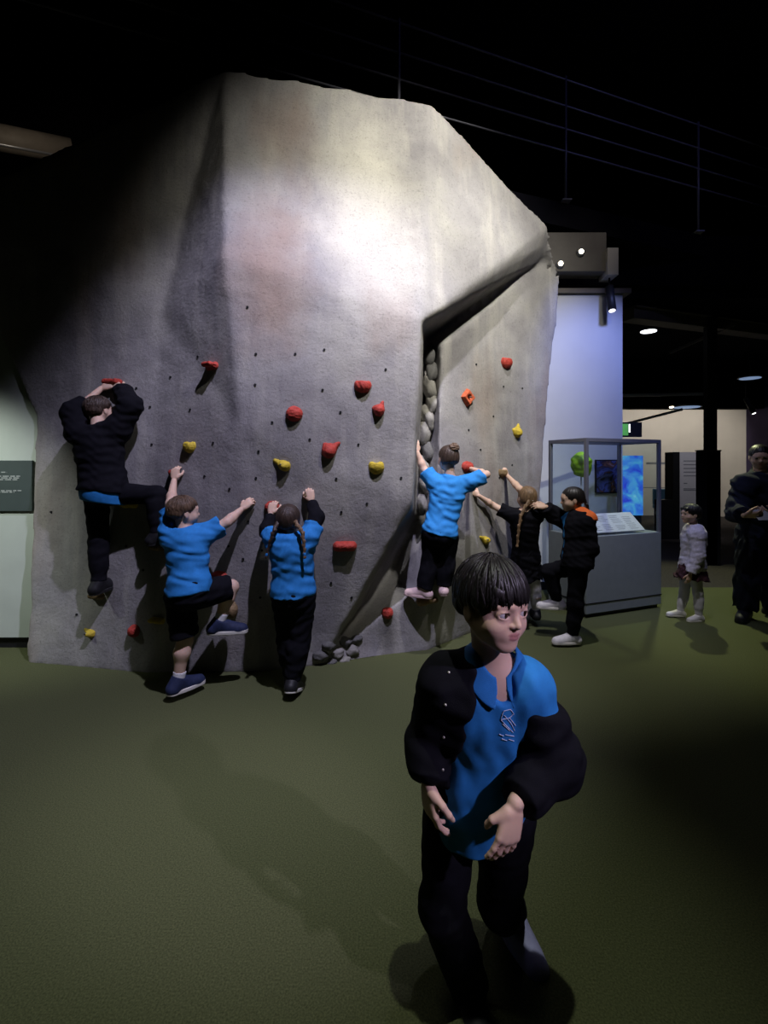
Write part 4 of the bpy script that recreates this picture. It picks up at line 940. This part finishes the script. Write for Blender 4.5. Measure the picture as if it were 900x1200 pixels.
# --- girl with a bun on the ledge by the crack
def climber_bun():
    sh = hit(525, 585)[0].y-.24; Y = hit(515, 660)[0].y-.20
    ya = hit(505, 700)[0].y-.13
    J = dict(neck=K2(528, 561, sh), pel=K2(515, 622, Y-.03),
        sa=K2(510, 567, sh), ea=K2(496, 549, sh+.06), wa=K2(489, 530, sh+.05),
        sb=K2(549, 566, sh), eb=K2(570, 556, sh+.06), wb=K2(551, 549, hit(551, 549)[0].y-.06),
        ha=K2(506, 630, Y), ka=K2(503, 663, Y+.02), na=K2(497, 690, ya),
        hb=K2(525, 630, Y), kb=K2(523, 660, Y+.02), nb=K2(520, 686, ya+.02))
    p = Person('person', 'girl with hair bun in blue polo and black trousers climbing beside the crack', J, Head(K2(525, 537, sh+.02), (-.35, 1, .02), .215, (.02, 0, 1)), (.10, 1, 0), .98, (J['na'][0], ya, 0), group=GC)
    p.foot = dict(a=((-.85, .45, 0), UPZ), b=((.15, 1, 0), UPZ))
    p.body(M_skin, dict(a=((-.05, .12, 1), (-.6, .6, 0), (.6, .6, 0), dict(curl=(22, 24, 26, 28))), b=((-.6, .6, .2), (0, .6, -.6), (0, 0, 1), dict(curl=(35, 38, 40, 42)))))
    p.top('polo_shirt', M_blue, 'short', .022, .04, seed=12, wr=.0035, sl=.74)
    p.bottom('trousers', M_black, 'long', .016, seed=13, flare=.012)
    h = p.h; p.hair(M_hairdark, 'long')
    g = SDF(h.p(0, -.35, .32)-.10, h.p(0, -.35, .32)+.10, .0035); h.ell(g, (-.05, -.38, .40), (.19, .17, .19), .01); g.wrinkle(.003, .02, 3)
    b = sdf_obj('hair_bun', g, M_hairbrown, p.root, p.base)
    g = SDF(h.p(0, -.3, .28)-.10, h.p(0, -.3, .28)+.10, .0035)
    c = h.p(-.04, -.28, .28); ax = nrm(h.F*-.7+h.U*.7)
    for i in range(14):
        t = 6.283*i/14; u = np.cross(ax, h.L); q = c+.036*(math.cos(t)*h.L+math.sin(t)*u); g.ell(q, (.011, .011, .011), None, .004)
    sdf_obj('scrunchie', g, M_scrunch, b, p.base)
    p.shoes(M_shoepink, M_shoepink)
climber_bun()

# --- girl in black with one braid and white tights
def climber_dress():
    sh = 4.52; Y = 4.66
    J = dict(neck=K2(615, 598, sh), pel=K2(616, 652, Y),
        sa=K2(600, 604, sh), ea=K2(577, 592, sh+.05), wa=K2(561, 581, hit(561, 581)[0].y-.06),
        sb=K2(630, 603, sh+.02), eb=K2(609, 573, sh+.03), wb=K2(594, 557, hit(594, 557)[0].y-.06),
        ha=K2(609, 658, Y), ka=K2(612, 690, Y+.02), na=K2(614, 718, 4.68),
        hb=K2(624, 658, Y), kb=K2(627, 690, Y+.04), nb=K2(628, 716, 4.76))
    p = Person('person', 'girl in black dress and white tights with one long fair braid and white headband', J, Head(K2(617, 583, sh+.02), (-.25, 1, .12), .215, (.05, -.1, 1)), (-.15, 1, 0), .98, (J['na'][0], 4.68, 0), group=GC)
    p.foot = dict(a=((-.3, 1, 0), UPZ), b=((.1, 1, 0), UPZ))
    p.body(M_skin, dict(a=((-.75, .35, .5), (0, 1, 0), (.4, -.3, .8), dict(curl=(35, 38, 40, 44))), b=((-.35, .35, .8), (0, 1, -.3), (-.7, -.3, .3), dict(curl=(42, 45, 46, 50)))))
    def skirt(g):
        J = p.J
    p.top('dress', M_black, 'short', .020, .10, seed=15, wr=.003, sl=.62)
    g = p.grid(.007, ['pel', 'ha', 'hb'], .26); q = p.s
    g.cone(p.J['pel']+p.up*.05, p.J['pel']-p.up*.20, .115, .165, .01, flat=(p.F, 1.15), capb=True); g.wrinkle(.006, .06, 5, (1, 1, .05)); sdf_obj('skirt', g, M_black, p.root, p.base)
    p.bottom('tights', M_tights, 'long', .003, wr=0)
    h = p.h; p.hair(M_hairlight, 'long')
    p.braid([h.p(-.05+.1, -.42, .05), K2(611, 602, sh-.13), K2(608, 618, sh-.14), K2(606, 640, sh-.13)], .020, M_hairlight, n=10)
    g = SDF(h.c-.16, h.c+.16, .003)
    def band(X, Y_, Z):
        x, y, z = [(X-h.c[0])*h.R[i][0]+(Y_-h.c[1])*h.R[i][1]+(Z-h.c[2])*h.R[i][2] for i in range(3)]
        x, y, z = x/h.H, y/h.H, z/h.H; k0 = np.sqrt((x/.40)**2+((y+.075)/.48)**2+((z-.12)/.41)**2)
        return h.H*np.maximum(np.abs(k0-1)*.4-.018, np.abs(z+.18+.25*y)-.022)
    g.func(band, k=0); sdf_obj('headband', g, M_sock, p.root, p.base, 0)
    p.shoes(M_shoeblack, M_soleblack)
climber_dress()

# --- girl in black and orange jacket standing at the right
def girl_orange():
    sh = 4.30; Y = 4.25
    J = dict(neck=K2(677, 601, sh), pel=K2(675, 658, Y),
        sa=K2(664, 610, sh+.12), ea=K2(648, 603, sh+.14), wa=K2(640, 594, sh+.10),
        sb=K2(686, 611, sh-.11), eb=K2(691, 643, sh-.14), wb=K2(681, 668, sh-.15),
        ha=K2(671, 664, Y+.07), ka=K2(643, 669, Y+.14), na=K2(653, 704, Y+.16),
        hb=K2(678, 664, Y-.07), kb=K2(674, 708, Y-.05), nb=K2(671, 744, Y-.02))
    p = Person('person', 'girl in black and orange jacket over blue polo stepping up beside the display case', J, Head(K2(670, 585, sh), (-1, .10, -.10), .216, (-.05, 0, 1)), (-1, .25, 0), 1.06, (J['nb'][0], Y, 0), group=None)
    p.foot = dict(a=((-1, .2, -.05), UPZ), b=((-1, -.05, .02), UPZ))
    p.body(M_skin2, dict(a=((-.95, .1, .15), (0, .8, -.6), (0, .3, 1), dict(curl=(25, 26, 28, 30))), b=((-.25, 0, -1), (-.2, 1, 0), (-1, 0, -.1), dict(curl=(25, 28, 30, 32)))), gaze=(0, 1, -.1))
    p.top('polo_shirt', M_blue, 'short', .015, .02, seed=18, sl=.5)
    def openf(g):
        g.ell(p.J['pel']+p.up*p.len*.62+p.F*.16, A((.075, .13, .30)), p.R, .01, 's')
    jk = p.top('jacket', M_black, 'long', .030, .045, seed=19, wr=.003, cuff=.97, pre=openf)
    # orange shoulder yoke and sleeve stripe
    g = p.grid(.005, ['neck', 'sb'], .10); g.cone(lerp(p.J['neck'], p.J['sb'], .35)+p.up*.005, lerp(p.J['neck'], p.J['sb'], .95)-p.L*0+p.up*.010-p.F*.02, .080, .086, .01); g.plane(p.J['sb']+p.up*.012, -p.up, .002)
    sdf_obj('shoulder_patch', g, M_orange, jk, p.base)['label'] = 'orange shoulder panel'
    g = p.grid(.004, ['sb', 'eb', 'wb'], .10); a_, b_ = lerp(p.J['eb'], p.J['wb'], -.05), lerp(p.J['eb'], p.J['wb'], .55); o_ = nrm((-.6, -.8, 0)); g.cone(a_+o_*.068, b_+o_*.060, .013, .013, 0)
    sdf_obj('sleeve_stripe', g, M_orange, jk, p.base)
    # blue polo collar standing out of the jacket
    g = p.grid(.004, ['neck'], .14); c = p.J['neck']+p.up*.012
    for i in range(22):
        t = -2.6+5.2*i/21; q = c+.066*(math.sin(t)*p.L+math.cos(t)*p.F*1.0)-p.up*.03*max(0, math.cos(t)); g.cone(q+p.up*.012, q-p.up*.018+.012*(math.sin(t)*p.L+math.cos(t)*p.F), .007, .007, .006)
    sdf_obj('collar', g, M_blue, p.root, p.base)
    p.bottom('trousers', M_black, 'long', .008, seed=20, fat=.95); h = p.h; p.hair(M_hairblack, 'long')
    p.braid([h.p(0, -.42, .15), K2(688, 592, sh-.02), K2(690, 606, sh-.03), K2(692, 624, sh-.04)], .022, M_hairblack, name='ponytail', n=7)
    p.shoes(M_shoewhite, M_sole, M_navy, big=.95)
girl_orange()

# --- small girl in fluffy sweater
def girl_small():
    Y = 4.95
    J = dict(neck=K2(814, 617, Y), pel=K2(811, 662, Y),
        sa=K2(811, 627, Y+.10), ea=K2(806, 648, Y+.12), wa=K2(800, 668, Y+.10),
        sb=K2(817, 627, Y-.10), eb=K2(818, 650, Y-.13), wb=K2(809, 672, Y-.13),
        ha=K2(805, 668, Y+.06), ka=K2(802, 693, Y+.07), na=K2(797, 716, Y+.08),
        hb=K2(814, 668, Y-.06), kb=K2(818, 695, Y-.05), nb=K2(819, 721.5, Y-.04))
    p = Person('person', 'small girl in white fluffy sweater, dark skirt and white tights beside the display case', J, Head(K2(809, 602, Y), (-1, -.05, .0), .200), (-1, -.12, 0), .84, (J['nb'][0], Y, 0))
    p.foot = dict(a=((-1, .1, 0), UPZ), b=((-1, -.2, 0), UPZ))
    p.body(M_skin2, dict(a=((-.2, 0, -1), (-.2, -1, 0), (-1, 0, 0), dict(curl=(20, 22, 24, 26))), b=((-.2, 0, -1), (0, 1, 0), (-1, 0, 0), dict(curl=(20, 22, 24, 26)))), gaze=(0, 1, 0))
    p.top('sweater', M_sweater, 'long', .034, .05, seed=22, wr=.0028, cuff=.95)
    g = p.grid(.006, ['pel', 'ha', 'hb'], .24); g.cone(p.J['pel']+p.up*.02, p.J['pel']-p.up*.13, .095, .155, .01, flat=(p.L, 1.05), capb=True); g.wrinkle(.006, .05, 5, (1, 1, .05)); sdf_obj('skirt', g, M_maroon, p.root, p.base)
    p.bottom('tights', M_tights, 'long', .004, wr=0); p.hair(M_hairblack, 'bob'); p.locks(M_hairblack, 200, .0036, .20, -.30, -.36, rad=(.39, .47, .40), c0=(0, -.075, .135))
    h = p.h; g = SDF(h.c-.16, h.c+.16, .004); h.cone(g, (-.2, .30, .26), (.2, .30, .26), .085, .085, .05); h.cone(g, (-.17, .350, .15), (.17, .350, .15), .045, .045, .06); sdf_obj('fringe', g, M_hairblack, p.root, p.base)
    p.shoes(M_shoewhite, M_sole, big=.9)
girl_small()

# --- man in dark hoodie at the right edge
def man_dark():
    Y = 5.0
    J = dict(neck=K2(893, 558, Y), pel=K2(890, 632, Y),
        sa=K2(873, 568, Y-.05), ea=K2(864, 600, Y-.08), wa=K2(872, 604, Y-.27),
        sb=K2(914, 568, Y+.05), eb=K2(925, 600, Y), wb=K2(905, 603, Y-.24),
        ha=K2(881, 638, Y-.02), ka=K2(877, 680, Y-.05), na=K2(873, 713, Y-.02),
        hb=K2(900, 638, Y+.04), kb=K2(905, 678, Y+.05), nb=K2(906, 712, Y+.10))
    p = Person('person', 'man in dark hoodie and trousers holding a folded white paper', J, Head(K2(890, 535, Y-.03), (-.45, -.8, -.25), .235), (-.35, -1, 0), 1.34, (J['na'][0], Y, 0), vox=.006)
    p.foot = dict(a=((-.75, -.7, 0), UPZ), b=((.3, -1, 0), UPZ))
    p.body(M_skin2, dict(a=((.6, -.5, .1), (.3, .6, .7), (-.2, -.7, .7), dict(curl=(35, 35, 38, 40))), b=((-.8, -.3, .1), (-.2, .6, .7), (0, -.7, .7), dict(curl=(35, 35, 38, 40)))), gaze=(0, 1, -.2))
    def hood(g):
        g.cone(p.J['neck']-p.F*.05, p.J['neck']+p.up*.05-p.F*.09, .09, .075, .05)
    p.top('hoodie', M_navy, 'long', .035, .04, seed=25, wr=.005, cuff=.95, vox=.010, extra=hood)
    p.bottom('trousers', M_navy, 'long', .026, seed=26, wr=.006, vox=.010, flare=.01)
    p.hair(M_hairblack, 'short', .005)
    p.shoes(M_shoeblack, M_soleblack)
    # the paper he holds
    bm = bmesh.new(); a_, b_ = Vector(J['wa']+A((.07, -.06, .0))), Vector(J['wb']+A((-.05, -.07, -.005)))
    n = 8; rows = []
    for i in range(n+1):
        t = i/n; c = a_.lerp(b_, t); rows.append([bm.verts.new(c+Vector((-.02, .03-.02*math.sin(3*t), .055+.008*math.sin(5*t)))), bm.verts.new(c+Vector((0, -.035, -.035+.006*math.sin(4*t)))), bm.verts.new(c+Vector((0, -.038, -.036))), bm.verts.new(c+Vector((-.02, .026, .030)))])
    for i in range(n):
        for k in range(4): bm.faces.new((rows[i][k], rows[i+1][k], rows[i+1][(k+1) % 4], rows[i][(k+1) % 4]))
    bm.faces.new(rows[0]); bm.faces.new(rows[-1][::-1]); bmesh.ops.recalc_face_normals(bm, faces=bm.faces)
    tag(bm_obj('paper', bm, M_paper, None, False), 'folded white paper held by the man in the dark hoodie', 'paper')
man_dark()

# --- boy in the foreground
def boy_front():
    s = 1.0
    J = dict(neck=K2(578, 776, 1.275), pel=K2(560, 935, 1.40),
        sa=K2(522, 798, 1.295), ea=K2(503, 868, 1.34), wa=K2(501, 914, 1.285),
        sb=K2(618, 801, 1.255), eb=K2(643, 893, 1.28), wb=K2(604, 941, 1.18),
        ha=K2(528, 958, 1.415), ka=K2(519, 1065, 1.375), na=K2(549, 1152, 1.46),
        hb=K2(592, 958, 1.40), kb=K2(586, 1060, 1.45), nb=K2(596, 1062, 1.66))
    p = Person('person', 'dark haired boy in open black jacket and blue polo walking across the carpet', J, Head(K2(577, 709, 1.225), (.50, -.87, -.04), .210, (.06, .02, 1)), (.12, -1, -.05), 1.02, (J['na'][0], 1.46, 0), vox=.0032)
    p.foot = dict(a=((.1, -1, 0), UPZ), b=((.35, -1, -.15), (0, -.1, 1)))
    p.body(M_skin2, dict(a=((.10, -.12, -1), (.9, .45, 0), (.3, -1, 0), dict(curl=(18, 22, 26, 30), spread=.06)), b=((-.30, -.25, -.92), (-.35, .9, -.2), (-.8, -.5, .2), dict(curl=(14, 18, 20, 16), spread=.08, thumb=.75))), gaze=(-.50, 1, .02) if False else (.42, 1, .0))
    p.h.brows(p.root, p.base, M_hairblack)
    p.hair(M_hairblack, 'fringe', .0032, hr=.25); p.locks(M_hairblack, 520, .0036, .125, .045, -.24, rad=(.412, .486, .462), c0=(0, -.065, .15), jit=.045, seed=5)
    up, F, L, R = p.up, p.F, p.L, p.R; nk = p.J['neck']
    def vneck(g):
        g.ell(nk+F*.085-up*.002, A((.030, .07, .055)), R, .012, 's')
    def tail(g):
        vneck(g); g.cone(p.J['pel']+up*.08+F*.015, p.J['pel']-up*.30+F*.02, .105, .142, .05, flat=(F, 1.2))
        g.plane(p.J['pel']-up*.072-L*.0, -up+L*.10, .006)
    sh = p.top('polo_shirt', M_blue, 'short', .010, .13, seed=31, wr=.0022, vox=.0045, sl=.50, extra=tail, st=(1, .3, .7))
    # polo collar with two pointed flaps
    g = SDF(nk-.15, nk+.15, .003); c = nk+up*.022+F*.006
    def collar(X, Y, Z):
        x, y, z = [(X-c[0])*R[i][0]+(Y-c[1])*R[i][1]+(Z-c[2])*R[i][2] for i in range(3)]
        r = np.sqrt(x*x+(y*1.02)**2); a = np.arctan2(x, y); fr = np.clip((np.cos(a)+.1)/1.1, 0, 1)
        r0, z0 = .056, .022-.050*fr**2; r1, z1 = .083+.012*fr, -.012-.072*fr**1.5
        dr, dz = r1-r0, z1-z0; t = np.clip(((r-r0)*dr+(z-z0)*dz)/(dr*dr+dz*dz), 0, 1)
        d = np.sqrt((r-r0-t*dr)**2+(z-z0-t*dz)**2)-.0045
        gap = .012-(np.abs(x)-np.maximum(0, (-.045-z)*.30))
        return np.maximum(d, np.where(y > 0, gap, -1))
    g.func(collar, k=0); sdf_obj('collar', g, M_blueD, sh, p.base)
    # open jacket: worn on one shoulder, slipping off the other
    def cut(g):
        def opening(X, Y, Z):
            x, y, z = [(X-p.J['pel'][0])*R[i][0]+(Y-p.J['pel'][1])*R[i][1]+(Z-p.J['pel'][2])*R[i][2] for i in range(3)]
            left = -.114+.16*np.clip(z-.15, 0, 1); right = .128-.06*(z-.28)
            return np.maximum(np.maximum(left-x, x-right), -(y-(.0-.25*np.clip(z-.22, 0, 1))))
        g.func(opening, k=.012, op='s')
        g.ell(nk+up*.03, A((.075, .09, .09)), R, .01, 's')
    def slipcut(g):
        # slipped shoulder: nothing above this plane on that side
        def slip(X, Y, Z):
            x, y, z = [(X-nk[0])*R[i][0]+(Y-nk[1])*R[i][1]+(Z-nk[2])*R[i][2] for i in range(3)]
            return np.maximum(.015-x, -.075-.30*(x-.10)-z)
        g.func(slip, k=.015, op='s')
    def puff(g):
        g.cone(p.J['eb']+L*.018, lerp(p.J['eb'], p.J['wb'], .55), .066, .056, .03)
        g.cone(lerp(p.J['sb'], p.J['eb'], .5)+L*.015, p.J['eb']+L*.02, .062, .066, .03)
        g.cone(p.J['ea'], lerp(p.J['ea'], p.J['wa'], .6), .048, .045, .03)
    jk = p.top('jacket', M_black, 'long', .019, .05, seed=33, wr=.0026, vox=.005, cuff=dict(a=.90, b=.88), pre=cut, sle=dict(a=.020, b=.019), extra=puff, post=slipcut)
    p.bottom('trousers', M_black, 'long', .008, seed=35, wr=.0025, vox=.006, flare=.012, waist=.0)
    for a in 'ab':
        fd, u = p.foot[a]
        shoe(p.root, p.base, p.J['n'+a], fd, u, 1.12, M_shoeblack if a == 'a' else M_shoelav, M_soleblack if a == 'a' else M_shoelav, M_sole if a == 'a' else None)
    # print on the shirt and snap buttons on the jacket edge
    def bvh(o): return BVHTree.FromPolygons([v.co+Vector(p.base) for v in o.data.vertices], [tuple(q.vertices) for q in o.data.polygons])
    B = bvh(sh)
    def on(px, py, off=.0012):
        o = Vector((0, 0, CH)); d = (P(px, py, 1.0)-o).normalized(); h_, n_, i_, t_ = B.ray_cast(o, d)
        return None if h_ is None else (h_+n_*off)-Vector(p.base)
    def line(name, pts, r):
        q = []
        for (a, b) in zip(pts[:-1], pts[1:]):
            m = max(2, int(math.hypot(b[0]-a[0], b[1]-a[1])/1.2)); q += [(a[0]+(b[0]-a[0])*i/m, a[1]+(b[1]-a[1])*i/m) for i in range(m)]
        q.append(pts[-1]); w_ = [x for x in (on(*a) for a in q) if x is not None]
        if len(w_) < 2: return
        bm = bmesh.new()
        for a, b in zip(w_[:-1], w_[1:]):
            if (b-a).length > 1e-5: add_tube(bm, a, b, r, seg=6)
        return bm_obj(name, bm, M_print, sh, True)
    emb = [[(587, 843), (590, 833), (598, 831), (602, 836), (597, 841), (588, 843)], [(587, 843), (594, 851), (601, 858)], [(597, 841), (604, 850)], [(591, 838), (599, 848), (603, 856)], [(589, 848), (597, 856)]]
    for e_ in emb: line('emblem', e_, .0010)
    for (y0, x0, x1) in ((860, 585, 590), (860.5, 592, 602), (865.5, 588, 594), (866, 596, 602)): line('lettering', [(x0, y0), (x1, y0+2)], .0010)
    JB = bvh(jk)
    for (px, py) in ((526, 788), (522, 826), (520, 864), (519, 902)):
        o = Vector((0, 0, CH)); d = (P(px, py, 1.0)-o).normalized(); h_, n_, i_, t_ = JB.ray_cast(o, d)
        if h_ is not None:
            bm = bmesh.new(); c = h_-Vector(p.base); add_tube(bm, c-n_*.002, c+n_*.0025, .0042, .003, 10); bm_obj('snap_button', bm, M_snap, jk, True)
    return p
boy_front()
